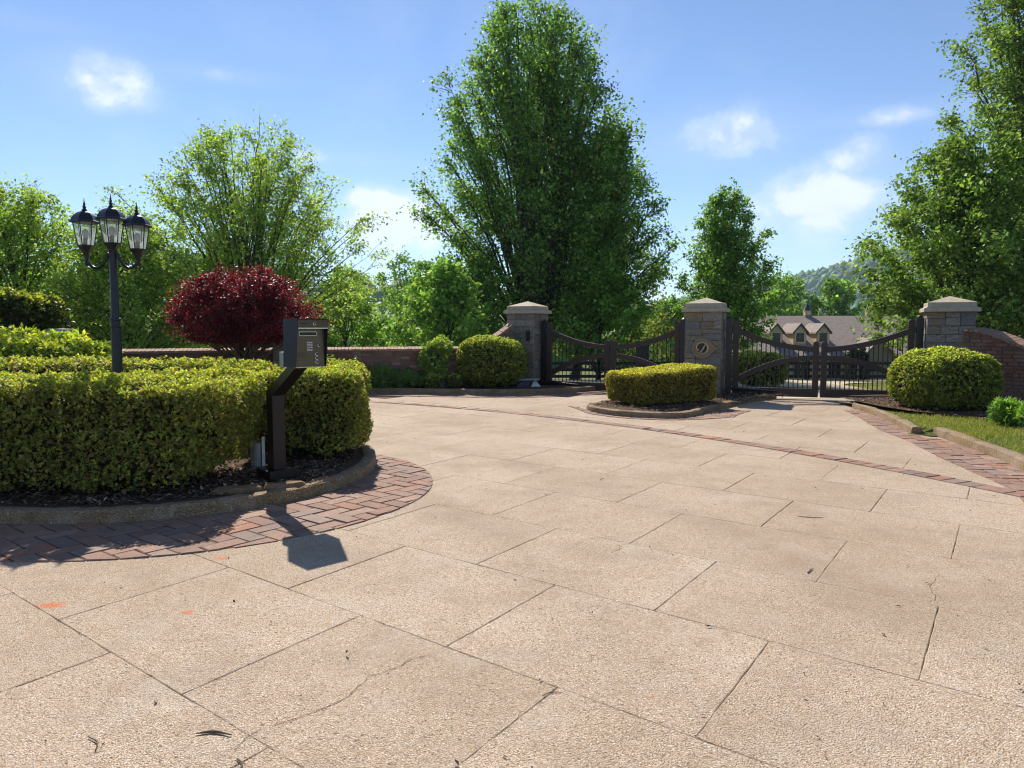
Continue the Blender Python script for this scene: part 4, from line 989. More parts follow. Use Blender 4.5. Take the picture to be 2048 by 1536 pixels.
# ------------------------------------------------------------------ triple lantern lamp post
lp = thing('lamp_post', 'black triple lantern lamp post rising from the hedge island', 'lamp post', (-4.30, 8.05, .10), R(4))
MB().lathe([(.10, 0), (.10, .05), (.078, .09), (.064, .12), (.058, .5), (.050, 1.5), (.055, 1.505), (.055, 1.525), (.049, 1.53), (.049, 1.575), (.056, 1.58), (.056, 1.60), (.047, 1.605), (.042, 1.68), (.036, 2.30), (.043, 2.31), (.043, 2.335), (.037, 2.34), (.034, 2.37)], 16).build('pole', LAMPM, lp, smooth=True, auto=35)
def lantern(x, z, parent, sc=1.0):
    M = Matrix.Translation((x, 0, z)) @ Matrix.Scale(sc, 4)
    L_ = MB().lathe([(.018, -.07), (.022, -.03), (.045, .02), (.082, .068), (.088, .072), (.088, .082), (.083, .085)], 6, M, phase=.5).build('lantern', LAMPM, parent)
    def hexp(r, zz, k): a = 2 * math.pi * (k + .5) / 6; return Vector((r * math.cos(a), r * math.sin(a), zz))
    for k in range(6):
        a, b, c, d = hexp(.080, .085, k), hexp(.080, .085, k + 1), hexp(.116, .325, k + 1), hexp(.116, .325, k)
        n_ = (b - a).cross(d - a).normalized() * .0015
        V = [tuple(M @ v) for v in (a, b, c, d, a - n_, b - n_, c - n_, d - n_)]
        MB().add(V, [(0, 1, 2, 3), (7, 6, 5, 4), (0, 4, 5, 1), (1, 5, 6, 2), (2, 6, 7, 3), (3, 7, 4, 0)]).build('pane', GLASS, L_)
        MB().tube([M @ hexp(.082, .083, k), M @ hexp(.119, .327, k)], .0058 * sc, 5).build('glazing_bar', LAMPM, L_)
    MB().lathe([(.125, .322), (.152, .326), (.154, .340), (.140, .350), (.132, .372), (.112, .405), (.078, .435), (.040, .452), (.030, .458)], 6, M, phase=.5).build('roof', LAMPM, L_)
    MB().lathe([(.03, .455), (.026, .47), (.014, .485), (.020, .50), (.022, .505), (.011, .515), (.014, .53), (.007, .55), (.002, .60)], 10, M).build('finial', LAMPM, L_, smooth=True, auto=50)
    MB().lathe([(.026, .085), (.026, .155), (.02, .158)], 12, M).build('socket', SOCKM, L_, smooth=True, auto=40)
    MB().lathe([(.018, .158), (.026, .175), (.034, .205), (.034, .225), (.026, .247), (.010, .258)], 12, M).build('bulb', BULBM, L_, smooth=True)
    return L_
lantern(0, 2.325, lp); lantern(-.275, 2.30, lp, .97); lantern(.265, 2.265, lp, .97)
for s, x, zb_ in ((-1, -.275, 2.30), (1, .265, 2.265)):
    pts = [(s * .04, 0, 2.30)] + [(s * .04 + (x - s * .04) * u, 0, 2.30 - .165 * math.sin(math.pi * min(1, u * .86)) ** .8) for u in (.1, .22, .38, .55, .72, .88, 1.0)]
    zend = pts[-1][2]; MB().tube(pts + [(x, 0, zb_ - .06)], [.017] * 9, 8).lathe([(.005, zend - .06), (.02, zend - .035), (.016, zend - .01), (.022, zend + .02), (.018, zb_ - .05)], 8, Matrix.Translation((x, 0, 0))).build('arm', LAMPM, lp, smooth=True, auto=50)

# ------------------------------------------------------------------ hedges and shrubs
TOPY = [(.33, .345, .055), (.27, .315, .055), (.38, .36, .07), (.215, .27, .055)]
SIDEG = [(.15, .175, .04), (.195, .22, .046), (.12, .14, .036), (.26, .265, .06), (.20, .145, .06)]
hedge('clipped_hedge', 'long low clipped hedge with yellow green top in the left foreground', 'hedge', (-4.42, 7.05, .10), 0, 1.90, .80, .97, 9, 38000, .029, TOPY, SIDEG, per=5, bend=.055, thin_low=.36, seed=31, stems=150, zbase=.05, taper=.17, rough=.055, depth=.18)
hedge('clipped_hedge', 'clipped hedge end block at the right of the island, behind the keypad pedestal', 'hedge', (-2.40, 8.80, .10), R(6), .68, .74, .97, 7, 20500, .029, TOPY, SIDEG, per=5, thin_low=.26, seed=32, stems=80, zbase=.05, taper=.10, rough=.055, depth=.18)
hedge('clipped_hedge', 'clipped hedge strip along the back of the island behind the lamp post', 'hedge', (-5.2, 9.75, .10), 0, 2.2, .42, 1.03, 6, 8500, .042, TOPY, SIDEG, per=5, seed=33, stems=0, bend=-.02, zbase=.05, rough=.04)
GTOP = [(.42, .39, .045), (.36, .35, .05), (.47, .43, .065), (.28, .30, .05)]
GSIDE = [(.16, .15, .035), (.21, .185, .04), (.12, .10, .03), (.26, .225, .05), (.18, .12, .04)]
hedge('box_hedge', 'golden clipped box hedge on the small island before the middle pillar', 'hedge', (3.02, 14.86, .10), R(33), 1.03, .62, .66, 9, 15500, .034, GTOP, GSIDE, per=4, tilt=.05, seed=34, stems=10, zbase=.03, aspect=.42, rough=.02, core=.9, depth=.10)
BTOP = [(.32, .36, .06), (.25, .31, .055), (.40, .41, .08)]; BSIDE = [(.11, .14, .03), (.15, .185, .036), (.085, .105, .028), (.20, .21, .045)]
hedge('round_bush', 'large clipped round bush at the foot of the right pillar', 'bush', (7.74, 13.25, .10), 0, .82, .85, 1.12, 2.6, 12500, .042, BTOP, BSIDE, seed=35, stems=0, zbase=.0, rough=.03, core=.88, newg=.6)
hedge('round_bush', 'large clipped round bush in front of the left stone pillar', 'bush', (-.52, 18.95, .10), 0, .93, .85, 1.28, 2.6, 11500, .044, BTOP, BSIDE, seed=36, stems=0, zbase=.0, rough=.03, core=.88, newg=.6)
hedge('round_bush', 'clipped bush seen through the right gate bars, beside the middle pillar', 'bush', (7.2, 21.6, -.1), 0, .75, .7, 1.0, 3.0, 2600, .065, BTOP, BSIDE, seed=37, stems=0, zbase=.0, core=.88, newg=.7)
hedge('small_shrub', 'upright light green shrub between the juniper row and the round bush', 'shrub', (-1.92, 18.7, .09), 0, .38, .36, 1.2, 2.0, 2200, .075, [(.24, .33, .07), (.31, .37, .08)], [(.13, .20, .045), (.17, .25, .055)], per=5, seed=38, stems=14, zbase=.0, core=.5, rough=.14, depth=.35)
hedge('small_shrub', 'tiny clipped box bush left of the black ground light', 'shrub', (-1.92, 18.25, .09), 0, .21, .2, .36, 2.6, 1100, .035, BTOP, [(.08, .12, .03), (.11, .14, .035)], seed=39, stems=0, zbase=.0, core=.8)
hedge('small_shrub', 'tiny clipped box bush right of the black ground light', 'shrub', (-1.42, 18.22, .09), 0, .19, .18, .36, 2.6, 1000, .035, BTOP, [(.08, .12, .03), (.11, .14, .035)], seed=40, stems=0, zbase=.0, core=.8)
MB().box((-.06, -.06, 0), (.06, .06, .13)).prism([(-.08, -.09), (.08, -.09), (.08, .07), (-.08, .07)], .13, .17, .01).build('ground_light', BLACKM).location = (-1.71, 18.12, .09)
tag(bpy.data.objects['ground_light'], 'small black ground light between the two tiny box bushes', 'light')
JUN = [(.10, .17, .05), (.08, .14, .05), (.14, .22, .06)]; JUNT = [(.19, .29, .07), (.16, .25, .08)]
for i, (x, y, a, h_, lb) in enumerate([(-2.55, 18.4, .42, .42, 'low spreading juniper nearest the upright shrub'), (-3.2, 18.45, .5, .52, 'low spreading juniper, middle of the row before the wall'), (-3.9, 18.35, .45, .40, 'low spreading juniper at the left of the row before the wall')]):
    hedge('juniper', lb, 'shrub', (x, y, .09), i, a, .36, h_, 2.0, 2600, .085, JUNT, JUN, per=5, aspect=.16, seed=50 + i, stems=0, zbase=-.02, core=.7, rough=.10, depth=.2, newg=.5, group='junipers before the low wall')
hedge('juniper', 'bright green low juniper by the curved wall at the right edge', 'shrub', (7.62, 10.85, .15), .4, .38, .36, .36, 2.0, 2800, .09, [(.16, .30, .05), (.20, .34, .05)], [(.06, .13, .03), (.09, .17, .035)], per=5, aspect=.18, seed=54, stems=0, zbase=-.03, core=.7, rough=.12, depth=.2, newg=.7)
hedge('small_shrub', 'loose pale shrub against the wall right of the keypad head', 'shrub', (-4.55, 17.9, .09), 0, .30, .30, .85, 2.1, 1500, .06, [(.22, .28, .06)], [(.08, .13, .03), (.12, .17, .04)], seed=41, stems=5, zbase=.0, core=.6, rough=.10, depth=.2)
hedge('broad_shrub', 'broad yellow green shrub behind the hedge at far left', 'shrub', (-8.3, 13.0, .0), 0, 1.25, .8, 1.50, 2.3, 6000, .10, [(.30, .36, .05), (.25, .32, .05), (.36, .36, .06)], [(.09, .14, .03), (.13, .19, .035)], per=5, seed=42, stems=10, zbase=.0, core=.75, rough=.13, depth=.3, aspect=.45)
hedge('tall_hedge', 'tall dark clipped hedge at the far left edge', 'hedge', (-12.3, 16.6, .0), 0, 2.1, .8, 2.38, 7, 6500, .088, [(.25, .26, .035), (.19, .23, .035)], [(.035, .05, .014), (.05, .065, .018)], per=5, seed=43, stems=0, zbase=.0, core=.9, rough=.05)
# ------------------------------------------------------------------ trees
MAP = [(.085, .165, .034), (.115, .21, .04), (.155, .255, .05), (.07, .135, .03), (.21, .30, .07)]
def sc(prof, k): return [(h, r_ * k) for h, r_ in prof]
def cz(x, y): return (x, y, gz(x, y))
tree('maple_tree', 'tall dark green maple behind the left stone pillar', cz(1.0, 38.5), 19.1, [(0, .5), (.10, 2.8), (.2, 4.4), (.35, 5.4), (.5, 5.4), (.6, 5.0), (.71, 4.5), (.84, 3.5), (.93, 2.4), (1, 1.2)], 3.4, 140, 2500, 74000, .175, MAP, 61, trunk_r=.34, trunks=2, sweep=1.0, start=(.10, .30), sig=.34, twig_len=.26, lump=.15, tw0=.40, low=.8)
tree('maple_tree', 'shorter rounded maple to the right of the tall maple, above the left gate', cz(3.2, 38.0), 12.6, sc([(0, .3), (.14, 2.0), (.28, 3.0), (.45, 3.1), (.62, 2.7), (.78, 1.9), (.92, .9), (1, .3)], 1.32), 2.8, 85, 1600, 46000, .172, MAP, 62, trunk_r=.24, sweep=.7, sig=.30, twig_len=.28, start=(.16, .4), wts=[1, 1.2, 1.4, .6, 1], lean=(1.7, 0), low=.8)
LM = [(.185, .265, .05), (.23, .31, .055), (.28, .345, .065), (.15, .22, .045)]
tree('vase_tree', 'light green vase shaped tree behind the red maple', cz(-11.6, 33.0), 11.0, sc([(0, .4), (.12, 2.2), (.20, 4.1), (.32, 4.7), (.48, 4.3), (.65, 3.6), (.8, 2.7), (.92, 1.7), (1, .9)], 1.30), 1.6, 125, 1900, 54000, .138, LM, 63, trunk_r=.19, trunks=3, sweep=.9, start=(.08, .22), sig=.22, twig_len=.24, lump=.2)
tree('leafy_tree', 'broad light green tree at the left edge behind the lamp post', cz(-18.6, 27.5), 7.4, sc([(0, .5), (.1, 2.0), (.25, 3.1), (.45, 3.2), (.65, 2.7), (.82, 1.8), (1, .5)], 1.25), .7, 65, 1100, 38000, .145, LM, 64, trunk_r=.15, trunks=2, sweep=.6, sig=.26, twig_len=.3, start=(.08, .35))
tree('leafy_tree', 'light green tree between the lamp post and the vase shaped tree', cz(-14.2, 27.5), 6.3, sc([(0, .5), (.1, 1.5), (.3, 2.4), (.55, 2.3), (.8, 1.4), (1, .4)], 1.2), .4, 50, 800, 24000, .14, LM, 65, trunk_r=.12, sweep=.5, sig=.25, twig_len=.3, start=(.08, .35))
RM = [(.085, .145, .03), (.115, .18, .036), (.15, .22, .045), (.068, .115, .026), (.20, .26, .06)]
tree('maple_tree', 'tall maple at the right edge, reaching out of the picture', cz(27.4, 37.0), 25.5, sc([(0, .4), (.1, 2.0), (.22, 3.3), (.4, 3.5), (.55, 3.1), (.7, 2.6), (.85, 1.9), (1, .5)], 1.9), 1.6, 120, 2000, 74000, .195, RM, 66, trunk_r=.32, trunks=2, sweep=.9, sig=.32, twig_len=.26, start=(.1, .35))
tree('maple_tree', 'rounded sunlit maple behind the right stone pillar', cz(16.3, 26.5), 8.9, sc([(0, .4), (.08, 1.6), (.22, 2.55), (.4, 2.75), (.6, 2.5), (.78, 1.8), (.92, .95), (1, .3)], 1.33), .6, 80, 1200, 47000, .16, RM, 67, trunk_r=.18, sweep=.6, sig=.26, twig_len=.3, start=(.08, .38))
tree('leafy_tree', 'mid green tree right of the emblem pillar, left of the shingled house', cz(10.6, 37.0), 9.6, sc([(0, .4), (.12, 1.4), (.28, 2.1), (.48, 2.15), (.65, 1.75), (.82, 1.05), (1, .3)], 1.2), 1.3, 60, 1000, 30000, .155, MAP, 68, trunk_r=.16, sweep=.7, sig=.24, twig_len=.3, start=(.1, .35))
JM = [(.085, .014, .024), (.13, .017, .026), (.06, .013, .024), (.22, .024, .028), (.04, .012, .022)]
tree('japanese_maple', 'dome shaped dark red maple in front of the low brick wall', (-5.88, 16.2, .09), 2.68, [(0, .3), (.40, 1.25), (.45, 1.5), (.53, 1.58), (.64, 1.50), (.76, 1.30), (.88, .98), (.96, .68), (1, .35)], 1.30, 90, 1300, 50000, .064, JM, 69, trunk_r=.075, trunks=2, sweep=.35, sig=.10, twig_len=.30, mat=REDLEAF, start=(.2, .5), droop=.35, aspect=.5, lump=.05, bark=TWIG, flat=1.2, low=.90)
bgt = [(-9.0, 40, 5.6, 'round light green tree far behind the wall, left of the red maple'), (-4.6, 41, 6.0, 'bright green tree beyond the wall, right of the keypad head'), (-1.4, 36, 5.5, 'bushy tree beyond the wall left of the tall maple'), (-7.5, 52, 7.8, 'pale green tree in the valley behind the keypad head'), (-2.6, 30, 4.4, 'low leafy tree just over the wall by the left pillar'), (6.2, 44, 8.6, 'olive green tree seen between the left gate and the emblem pillar'), (4.2, 36, 5.8, 'dark bushy tree behind the left gate'), (-15.5, 40, 6.8, 'green tree behind the lamp post on the valley slope')]
GM = [(.13, .23, .04), (.17, .28, .05), (.22, .32, .06), (.10, .18, .035)]
for i, (x, y, h_, lb) in enumerate(bgt):
    z = gz(x, y); H_ = h_ - z * .6
    tree('background_tree', lb, (x, y, z), H_, [(0, .5), (.1, H_ * .26), (.3, H_ * .36), (.5, H_ * .35), (.7, H_ * .26), (.88, H_ * .13), (1, .2)], H_ * .08, 34, 300, 8200, .20, GM if i != 5 else [(.12, .14, .03), (.16, .17, .035)], 80 + i, trunk_r=.12, sweep=.5, sig=.28, twig_len=.32, mat=FARLEAF, start=(.06, .35), group='trees beyond the walls')
hb = [(25.5, 92, 9.5), (29.5, 100, 12.5), (34, 96, 11.5), (38, 104, 14.5), (43.5, 100, 13.5), (47.5, 92, 11.0), (52, 98, 13), (57, 92, 12), (22, 104, 11), (63, 100, 14)]
hl = ['olive tree behind the left end of the house roof', 'round green tree behind the left dormer', 'light green tree behind the cupola', 'tall bright green tree above the house ridge', 'bright green tree behind the right half of the ridge', 'reddish olive tree beside the right maple', 'green tree far right behind the house', 'dark green tree far right beyond the house end', 'green tree left of the house beyond the gate', 'tall tree at the far right beyond the house']
for i, (x, y, h_) in enumerate(hb):
    z = gz(x, y); pal = [(.13, .13, .035), (.12, .10, .04)] if i in (5,) else GM
    tree('background_tree', hl[i], (x, y, z), h_, [(0, .5), (.1, h_ * .22), (.3, h_ * .33), (.5, h_ * .33), (.7, h_ * .25), (.88, h_ * .14), (1, .3)], h_ * .06, 32, 280, 7600, .48, pal, 100 + i, trunk_r=.2, sweep=.5, sig=.5, twig_len=.32, mat=FARLEAF, start=(.06, .35), group='trees behind the house')

# ------------------------------------------------------------------ house beyond the gate
m, t, out = newmat('shingles'); p = ocoord(t); bt = t.add('ShaderNodeTexBrick'); bt.inputs['Scale'].default_value = 1; bt.inputs['Brick Width'].default_value = .32; bt.inputs['Row Height'].default_value = .15; bt.inputs['Mortar Size'].default_value = .012
mp = t.add('ShaderNodeMapping'); t.link(p, mp.inputs[0]); t.link(mp.outputs[0], bt.inputs['Vector'])
bt.inputs['Color1'].default_value = (.23, .185, .16, 1); bt.inputs['Color2'].default_value = (.32, .26, .225, 1); bt.inputs['Mortar'].default_value = (.07, .05, .045, 1)
n = t.noise(p, .8, 4); pbsdf(t, out, t.mix(t.math('MULTIPLY', n, .5), bt.outputs[0], (.33, .275, .245)), .9, spec=.2); SHING = m
STUCCO = plain('tan_stucco', (.42, .33, .22), .9); TRIMW = plain('cream_trim', (.62, .56, .43), .7); TRIMB = plain('brown_trim', (.05, .034, .026), .6); WGL = plain('window_glass', (.02, .024, .03), .12); CUPW = plain('cupola_cream', (.55, .40, .20), .8)
HX0, HX1, HY, HYR = 19.4, 38.5, 60.0, 67.4; GZ = -3.45; EZ, RZ = -.68, 2.66
house = thing('house', 'shingle roofed house with three dormers beyond the right gate', 'house', (0, 0, 0))
MB().box((HX0 + .4, HY + .5, GZ - .4), (HX1 - .4, HYR * 2 - HY - .5, EZ + .1)).build('wall', STUCCO, house)
def roof_plane(y0, y1, z0, z1, th=.12):
    # local frame so that the shingle courses run level
    L = math.hypot(y1 - y0, z1 - z0); a = math.atan2(z1 - z0, y1 - y0)
    mb = MB().box((HX0, 0, -th), (HX1, L, 0)); o = mb.build('roof_slope', SHING, house); o.location = (0, y0, z0); o.rotation_euler = (a, 0, 0); return o
rs = roof_plane(HY, HYR, EZ, RZ); o = roof_plane(HY, HYR, EZ, RZ); o.location = (HX0 + HX1, 2 * HYR - HY, EZ); o.rotation_euler = (math.atan2(RZ - EZ, HYR - HY), 0, math.pi)
MB().add([(HX0 + .4, HY + .5, EZ), (HX0 + .4, 2 * HYR - HY - .5, EZ), (HX0 + .4, HYR, RZ - .15)], [(0, 1, 2)]).add([(HX1 - .4, HY + .5, EZ), (HX1 - .4, HYR, RZ - .15), (HX1 - .4, 2 * HYR - HY - .5, EZ)], [(0, 1, 2)]).build('gable', STUCCO, house)
MB().box((HX0, HY - .06, EZ - .24), (HX1, HY - .001, EZ - .02)).build('fascia', TRIMB, house)
def roof_z(y): return EZ + (RZ - EZ) * (y - HY) / (HYR - HY)
def dormer(x, z0=.30, w=.54, y=61.9):
    D_ = MB().box((x - w, y, z0 - .7), (x + w, y + 3.2, z0 + 1.0)).build('dormer', CUPW, house)
    MB().add([(x - w, y - .004, z0 + 1.0), (x + w, y - .004, z0 + 1.0), (x, y - .004, z0 + 1.52)], [(0, 1, 2)]).build('dormer_gable', TRIMW, D_)
    for s in (-1, 1):
        a = (x + s * (w + .13), z0 + .88); b = (x, z0 + 1.66); dx, dz = b[0] - a[0], b[1] - a[1]; L = math.hypot(dx, dz); nx, nz = -dz / L * s * .07, dx / L * s * .07
        V = [(a[0], y - .18, a[1]), (b[0], y - .18, b[1]), (b[0] - abs(nx) * 0, y - .18, b[1] - .12), (a[0] - nx * 0, y - .18, a[1] - .12)]; V2 = [(q[0], y + 3.2, q[2]) for q in V]
        F = [(0, 1, 2, 3), (7, 6, 5, 4)] + [(k, (k + 1) % 4, 4 + (k + 1) % 4, 4 + k) for k in range(4)]
        MB().add(V + V2, F).build('dormer_roof', SHING, D_)
        V = [(a[0], y - .22, a[1] + .03), (b[0], y - .22, b[1] + .03), (b[0], y - .22, b[1] - .14), (a[0], y - .22, a[1] - .14)]; V2 = [(q[0], y - .185, q[2]) for q in V]
        MB().add(V + V2, F).build('dormer_trim', TRIMB, D_)
    fr = MB()
    for (x0, x1, za, zb) in ((-.44, .44, .0, .1), (-.44, .44, .86, .96), (-.44, -.34, .1, .86), (.34, .44, .1, .86)): fr.box((x + x0, y - .07, z0 + za), (x + x1, y - .005, z0 + zb))
    fr.build('window_frame', TRIMW, D_); 
    for sx in (-1, 1):
        for k in range(2): MB().box((x + (-.335 if sx < 0 else .012), y - .03, z0 + .105 + k * .38), (x + (-.012 if sx < 0 else .335), y - .006, z0 + .105 + k * .38 + .365)).build('pane', WGL, D_)
for x in (22.06, 24.05, 25.98): dormer(x)
def cupola(x):
    C_ = MB().box((x - .26, HYR - .26, RZ - .3), (x + .26, HYR + .26, RZ + .50)).build('cupola', CUPW, house)
    MB().box((x - .31, HYR - .31, RZ - .35), (x + .31, HYR + .31, RZ + .06)).build('cupola_base', SHING, C_)
    MB().lathe([(.37, RZ + .49), (.30, RZ + .60), (.16, RZ + .92), (.05, RZ + 1.15), (.02, RZ + 1.32)], 8, Matrix.Translation((x, HYR, 0)), phase=.5).build('cupola_roof', plain('slate_dark', (.045, .048, .06), .6), C_)
    MB().box((x - .16, HYR - .29, RZ + .1), (x + .16, HYR - .265, RZ + .42)).build('louvre', TRIMW, C_)
cupola(26.8); cupola(32.4)
MB().add([(27.9, HY - .6, EZ - .25), (31.0, HY - .6, EZ - .25), (29.45, HY - .6, EZ + 1.35)], [(0, 1, 2)]).build('entry_gable', STONE, house)
MB().box((28.0, HY - .58, GZ - .3), (30.9, HY + 1, EZ - .2)).build('entry_wall', STONE, house)
for s in (-1, 1):
    V = [(29.45 + s * 1.75, HY - .9, EZ - .45), (29.45, HY - .9, EZ + 1.5), (29.45, HY - .9, EZ + 1.36), (29.45 + s * 1.75, HY - .9, EZ - .6)]; V2 = [(q[0], HY + 3.2, q[2]) for q in V]
    MB().add(V + V2, [(0, 1, 2, 3), (7, 6, 5, 4)] + [(k, (k + 1) % 4, 4 + (k + 1) % 4, 4 + k) for k in range(4)]).build('entry_roof', SHING, house)
for x in (20.9, 23.6, 26.4, 33.2, 35.5):
    W_ = MB().box((x - .62, HY + .43, EZ - 1.75), (x + .62, HY + .497, EZ - .42)).build('window', TRIMW, house); MB().box((x - .5, HY + .40, EZ - 1.65), (x - .02, HY + .428, EZ - .5)).build('pane', WGL, W_); MB().box((x + .02, HY + .40, EZ - 1.65), (x + .5, HY + .428, EZ - .5)).build('pane', WGL, W_)
CON = [(.02, .04, .016), (.03, .05, .02)]
for i, (x, lb) in enumerate([(26.9, 'slim dark conifer at the house front, left of the pair'), (27.55, 'slim dark conifer at the house front, right of the pair')]):
    hedge('conifer', lb, 'tree', (x, HY - 1.8, GZ), 0, .42, .42, 3.5, 2.2, 800, .28, CON, CON, per=4, seed=120 + i, stems=0, zbase=0, core=.8, rough=.05, mat=FARLEAF, taper=-.3, group='conifer pair at the house')
# rail fence and lawn drive beyond the gates
FENB = plain('fence_black', (.018, .015, .014), .7)
fence = thing('rail_fence', 'black three rail fence across the lawn behind the gates', 'fence', (0, 0, 0))
fx = np.arange(1.6, 30, 2.4); FY = 34.0
for i, x in enumerate(fx):
    z = gz(x, FY); MB().box((x - .075, FY - .075, z - .2), (x + .075, FY + .075, z + 1.02)).build('post', FENB, fence)
    if i + 1 < len(fx):
        for k in (.28, .58, .88): MB().box((x - .05, FY - .11, z + k - .07), (x + 2.4 + .04, FY - .077, z + k + .07)).build('rail', FENB, fence)
pts = [(6.9, 16.6), (7.3, 19), (8.6, 24), (11, 27.5), (15, 28.6), (24, 28.8)]; sp = smooth_path(pts, 8); a_, b_ = offset_path(sp, 2.0), offset_path(sp, -2.0); n = len(sp)
dz = lambda q: gz(q[0], q[1]) + .035
MB().add([(x, y, dz((x, y))) for x, y in a_] + [(x, y, dz((x, y))) for x, y in b_], [(i, n + i, n + i + 1, i + 1) for i in range(n - 1)]).build('drive_beyond', FARDRIVE, kind='structure')
pts = [(2.45, 18.6), (3.0, 21), (3.2, 26), (1, 29), (-4, 31)]; sp = smooth_path(pts, 8); a_, b_ = offset_path(sp, 1.6), offset_path(sp, -1.6); n = len(sp)
MB().add([(x, y, dz((x, y))) for x, y in a_] + [(x, y, dz((x, y))) for x, y in b_], [(i, n + i, n + i + 1, i + 1) for i in range(n - 1)]).build('drive_beyond_left', FARDRIVE, kind='structure')
T = thing('lawn_post', 'dark square post on the lawn behind the left gate', 'post', (4.05, 23.0, gz(4, 23))); MB().prism([(-.17, -.17), (.17, -.17), (.17, .17), (-.17, .17)], -.1, 1.35, .01).build('shaft', BARM, T); MB().prism([(-.19, -.19), (.19, -.19), (.19, .19), (-.19, .19)], 1.352, 1.40, .015).build('cap', BARM, T)
# flood light and wedge stone at the left pillar's foot
T = thing('flood_light', 'low dark flood light with a slab on top at the left pillar foot', 'light', (.38, 18.85, .10), .2); MB().box((-.30, -.14, .16), (.30, .16, .20)).build('slab', GROCK, T); MB().add([(-.30, -.1, 0), (.05, -.1, 0), (.05, .14, 0), (-.2, .14, 0), (-.14, -.06, .155), (.05, -.06, .155), (.05, .12, .155), (-.12, .12, .155)], [(3, 2, 1, 0), (4, 5, 6, 7), (0, 1, 5, 4), (1, 2, 6, 5), (2, 3, 7, 6), (3, 0, 4, 7)]).build('lamp_body', BLACKM, T); MB().add([(.08, -.14, 0), (.34, -.12, 0), (.3, .1, 0), (.1, .1, 0), (.18, -.02, .155), (.22, -.02, .155)], [(0, 1, 5, 4), (1, 2, 5), (2, 3, 4, 5), (3, 0, 4), (3, 2, 1, 0)]).build('reflector', WHITEP, T)

# ------------------------------------------------------------------ far woods on the hills
ico = None
def wood(name, label, pts, rad, stops, seed, sub=1):
    import bmesh
    r = np.random.default_rng(seed); bm = bmesh.new(); bmesh.ops.create_icosphere(bm, subdivisions=sub, radius=1.0); bm.verts.index_update(); V0 = np.array([v.co[:] for v in bm.verts]); F0 = np.array([[v.index for v in f.verts] for f in bm.faces], np.int32); bm.free()
    n = len(pts); s = rad * r.uniform(.6, 1.25, n); a = r.uniform(0, 6.28, n); ca, sa = np.cos(a), np.sin(a)
    B = V0[None] * (1 + .15 * r.normal(0, 1, (n, len(V0), 1))) * np.stack([s, s, s * r.uniform(1.0, 1.7, n)], -1)[:, None]
    X = B[..., 0] * ca[:, None] - B[..., 1] * sa[:, None]; Y = B[..., 0] * sa[:, None] + B[..., 1] * ca[:, None]
    V = np.stack([X, Y, B[..., 2]], -1) + pts[:, None]; F = F0[None] + (np.arange(n) * len(V0))[:, None, None]
    C = palette(n, stops, r=r, var=.14)[:, None] * (1 + r.normal(0, .09, (n, len(V0), 1)))
    o = obj(name, npmesh(name, V.reshape(-1, 3), F.reshape(-1, 3), FARLEAF, np.clip(C.reshape(-1, 3), .004, .9)), kind='stuff'); tag(o, label, 'woods'); return o
r = np.random.default_rng(3)
def scatter(n, x0, x1, y0, y1, lift):
    X = r.uniform(x0, x1, n); Y = r.uniform(y0, y1, n); k = np.abs(X) < Y * .8 + 40; X, Y = X[k], Y[k]; return np.stack([X, Y, ground_z(X, Y) + lift], -1)
FG = [(.035, .10, .035), (.05, .135, .04), (.075, .175, .045), (.03, .08, .035)]
wood('far_wood', 'hazy blue green wooded mountain above the house', scatter(4200, 250, 1500, 1020, 1500, 5.0), 8.0, FG, 71)
wood('valley_wood', 'band of green woods across the valley behind everything', scatter(1500, -420, 520, 300, 620, 4.5), 7.0, [(.06, .12, .03), (.085, .155, .04), (.045, .09, .03), (.11, .17, .045)], 72)
wood('near_wood', 'belt of green trees in the valley behind the wall and house', scatter(420, -190, 190, 130, 240, 3.5), 5.0, [(.075, .15, .035), (.10, .18, .04), (.055, .11, .03)], 73)

# ------------------------------------------------------------------ grass, mulch chips, litter
def blades(name, label, n, sampler, h, stops, seed):
    r = np.random.default_rng(seed); P = sampler(n, r); m_ = len(P); D = unit(np.array([0, 0, 1.]) + r.normal(0, .35, (m_, 3))); C = palette(m_, stops, r=r)
    V, F, C = leaf_quads(P, D, h * r.uniform(.5, 1.4, m_), C, aspect=.12, fold=.1, r=r); o = obj(name, npmesh(name, V, F, GRASSM, C), kind='stuff'); return tag(o, label, 'grass')
vpa = np.array(vp)
def verge(n, r):
    i = r.uniform(0, len(vpa) - 1.001, n * 2); k = i.astype(int); p = vpa[k] + (vpa[k + 1] - vpa[k]) * (i - k)[:, None]; u = r.uniform(.05, 2.6, n * 2) ; x = p[:, 0] + u; y = p[:, 1] + u * .05; z = .085 + .05 * np.minimum(u, 1.2)
    kp = (y < 13.0 - (x - 6.7) * 2.0) & (x < y * .73 + .3) & (y > 5); return np.stack([x, y, z], -1)[kp]
blades('grass', 'short sunlit grass on the verge right of the drive', 26000, verge, .05, [(.16, .19, .035), (.22, .22, .05), (.12, .16, .03), (.30, .25, .09)], 91)
def lawn(n, r):
    x = r.uniform(0, 16, n); y = r.uniform(19.5, 33, n); return np.stack([x, y, ground_z(x, y)], -1)
blades('lawn_grass', 'grass of the lawn seen through the gates', 22000, lawn, .06, [(.16, .19, .035), (.22, .22, .05), (.26, .23, .08)], 92)
def chips(name, label, n, sampler, size, stops, seed):
    r = np.random.default_rng(seed); P = sampler(n, r); m_ = len(P); D = unit(np.stack([r.normal(0, 1, m_), r.normal(0, 1, m_), r.normal(0, .22, m_)], -1)); C = palette(m_, stops, r=r, var=.3)
    V, F, C = leaf_oriented(P, D, unit(np.array([0, 0, 1.]) + r.normal(0, .3, (m_, 3))), size * r.uniform(.4, 1.5, m_), C, .34, .3); o = obj(name, npmesh(name, V, F, CHIP, C), kind='stuff'); return tag(o, label, 'mulch')
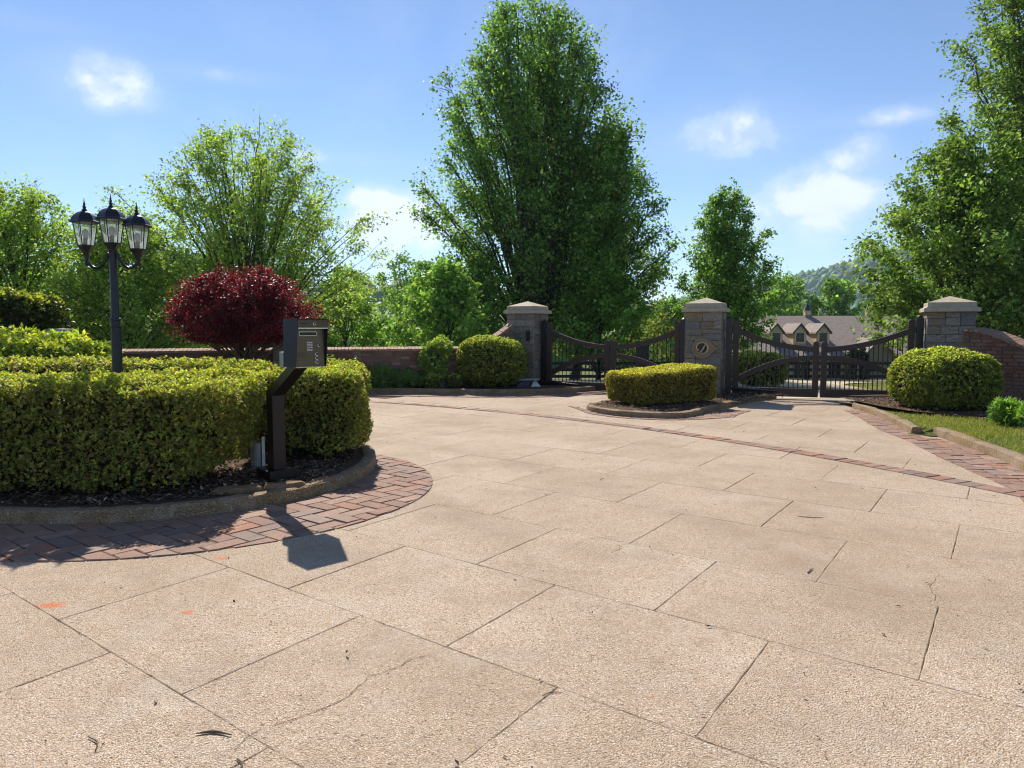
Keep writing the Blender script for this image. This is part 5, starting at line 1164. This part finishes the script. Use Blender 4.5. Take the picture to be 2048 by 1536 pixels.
CH = [(.11, .07, .048), (.18, .115, .075), (.26, .18, .12), (.08, .05, .036), (.36, .27, .19)]
def isl(n, r):
    a = r.uniform(-3.0, .9, n); q = np.sqrt(r.uniform(.15, .86, n)) * (isl_r - .13); x = isl_c[0] + q * np.cos(a) * np.where(np.cos(a) < 0, 1.5, 1); y = isl_c[1] + q * np.sin(a); return np.stack([x, y, .128 - .03 * (q / isl_r) ** 2 + r.uniform(-.012, .012, n)], -1)
chips('mulch_chips', 'brown bark mulch chips on the round island bed', 16000, isl, .045, CH, 93)
def midb(n, r):
    x = r.uniform(1.5, 6, n); y = r.uniform(13, 17.5, n); kp = (y > 13.05 + np.abs(x - 2.7) * .9) & (y < 14.4 + (x - 1.5) * 1.25); x, y = x[kp], y[kp]; return np.stack([x, y, .125 + .0 * x], -1)
chips('mulch_chips', 'brown bark mulch chips around the golden hedge', 6000, midb, .06, CH, 94)
def rbed(n, r):
    x = r.uniform(6.8, 10.5, n); y = r.uniform(10.2, 15, n); kp = (y > 12.9 - (x - 6.8) * 2.4); return np.stack([x[kp], y[kp], .17 + r.uniform(0, .01, kp.sum())], -1)
chips('mulch_chips', 'brown bark mulch around the right round bush', 5000, rbed, .06, CH, 95)
def litter(n, r):
    x = r.uniform(-5, 6, n); y = 2.3 + 12 * r.uniform(0, 1, n) ** 1.4; kp = (np.abs(x) < y * .72) & (np.hypot(x - isl_c[0], y - isl_c[1]) > isl_r + .05) & (x < 5.6); return np.stack([x[kp], y[kp], np.full(kp.sum(), .008)], -1)
chips('leaf_litter', 'scattered dry twigs and leaf bits on the driveway', 420, litter, .028, [(.05, .03, .02), (.12, .07, .04), (.22, .16, .1)], 96)
DRYTW = plain('dry_twig', (.15, .095, .06), .9)
def twig(label, pts, rad):
    mb = MB(); sp = smooth_path(pts, 4); mb.tube([(q[0], q[1], .0055) for q in sp], list(.55 * np.interp(np.linspace(0, 1, len(sp)), np.linspace(0, 1, len(rad)), rad)), 6); o = mb.build('twig', DRYTW, smooth=True); tag(o, label, 'twig', 'dry twigs on the driveway')
from_px = [('dark brown twig lying on the slabs at the lower left', [(-1.245, 2.80), (-1.18, 2.815), (-1.10, 2.79)], [.004, .011, .010, .003]),
           ('curved twig at the bottom edge near the left corner', [(-1.66, 2.78), (-1.60, 2.74), (-1.575, 2.68)], [.003, .006, .003]),
           ('bent twig at the middle of the bottom edge', [(-1.02, 2.63), (-.99, 2.60), (-.985, 2.56)], [.006, .006, .002]),
           ('straight dark twig on the slabs before the right border', [(2.42, 6.16), (2.52, 6.13), (2.62, 6.12)], [.004, .008, .003]),
           ('short dark twig in the middle right of the drive', [(1.93, 4.72), (1.97, 4.77), (2.0, 4.80)], [.008, .007, .002]),
           ('thin twig beside the crack joint at centre bottom', [(.13, 3.10), (.17, 3.13), (.22, 3.13)], [.003, .005, .002]),
           ('small twig in the middle of the drive below the golden hedge', [(.93, 7.66), (.95, 7.74), (.99, 7.75)], [.006, .005, .002])]
for lb, pts, rad in from_px: twig(lb, pts, rad)
# ------------------------------------------------------------------ haze
m, t, out = newmat('haze_air'); pv = t.add('ShaderNodeVolumePrincipled'); pv.inputs['Color'].default_value = (.62, .80, 1.0, 1); pv.inputs['Density'].default_value = .00015; pv.inputs['Anisotropy'].default_value = .2; t.link(pv.outputs[0], out.inputs['Volume'])
hz = MB().box((-4050, -1550, -25), (4050, 4550, 262)).build('haze', m); tag(hz, 'thin pale haze over the valley', 'haze', kind='stuff')
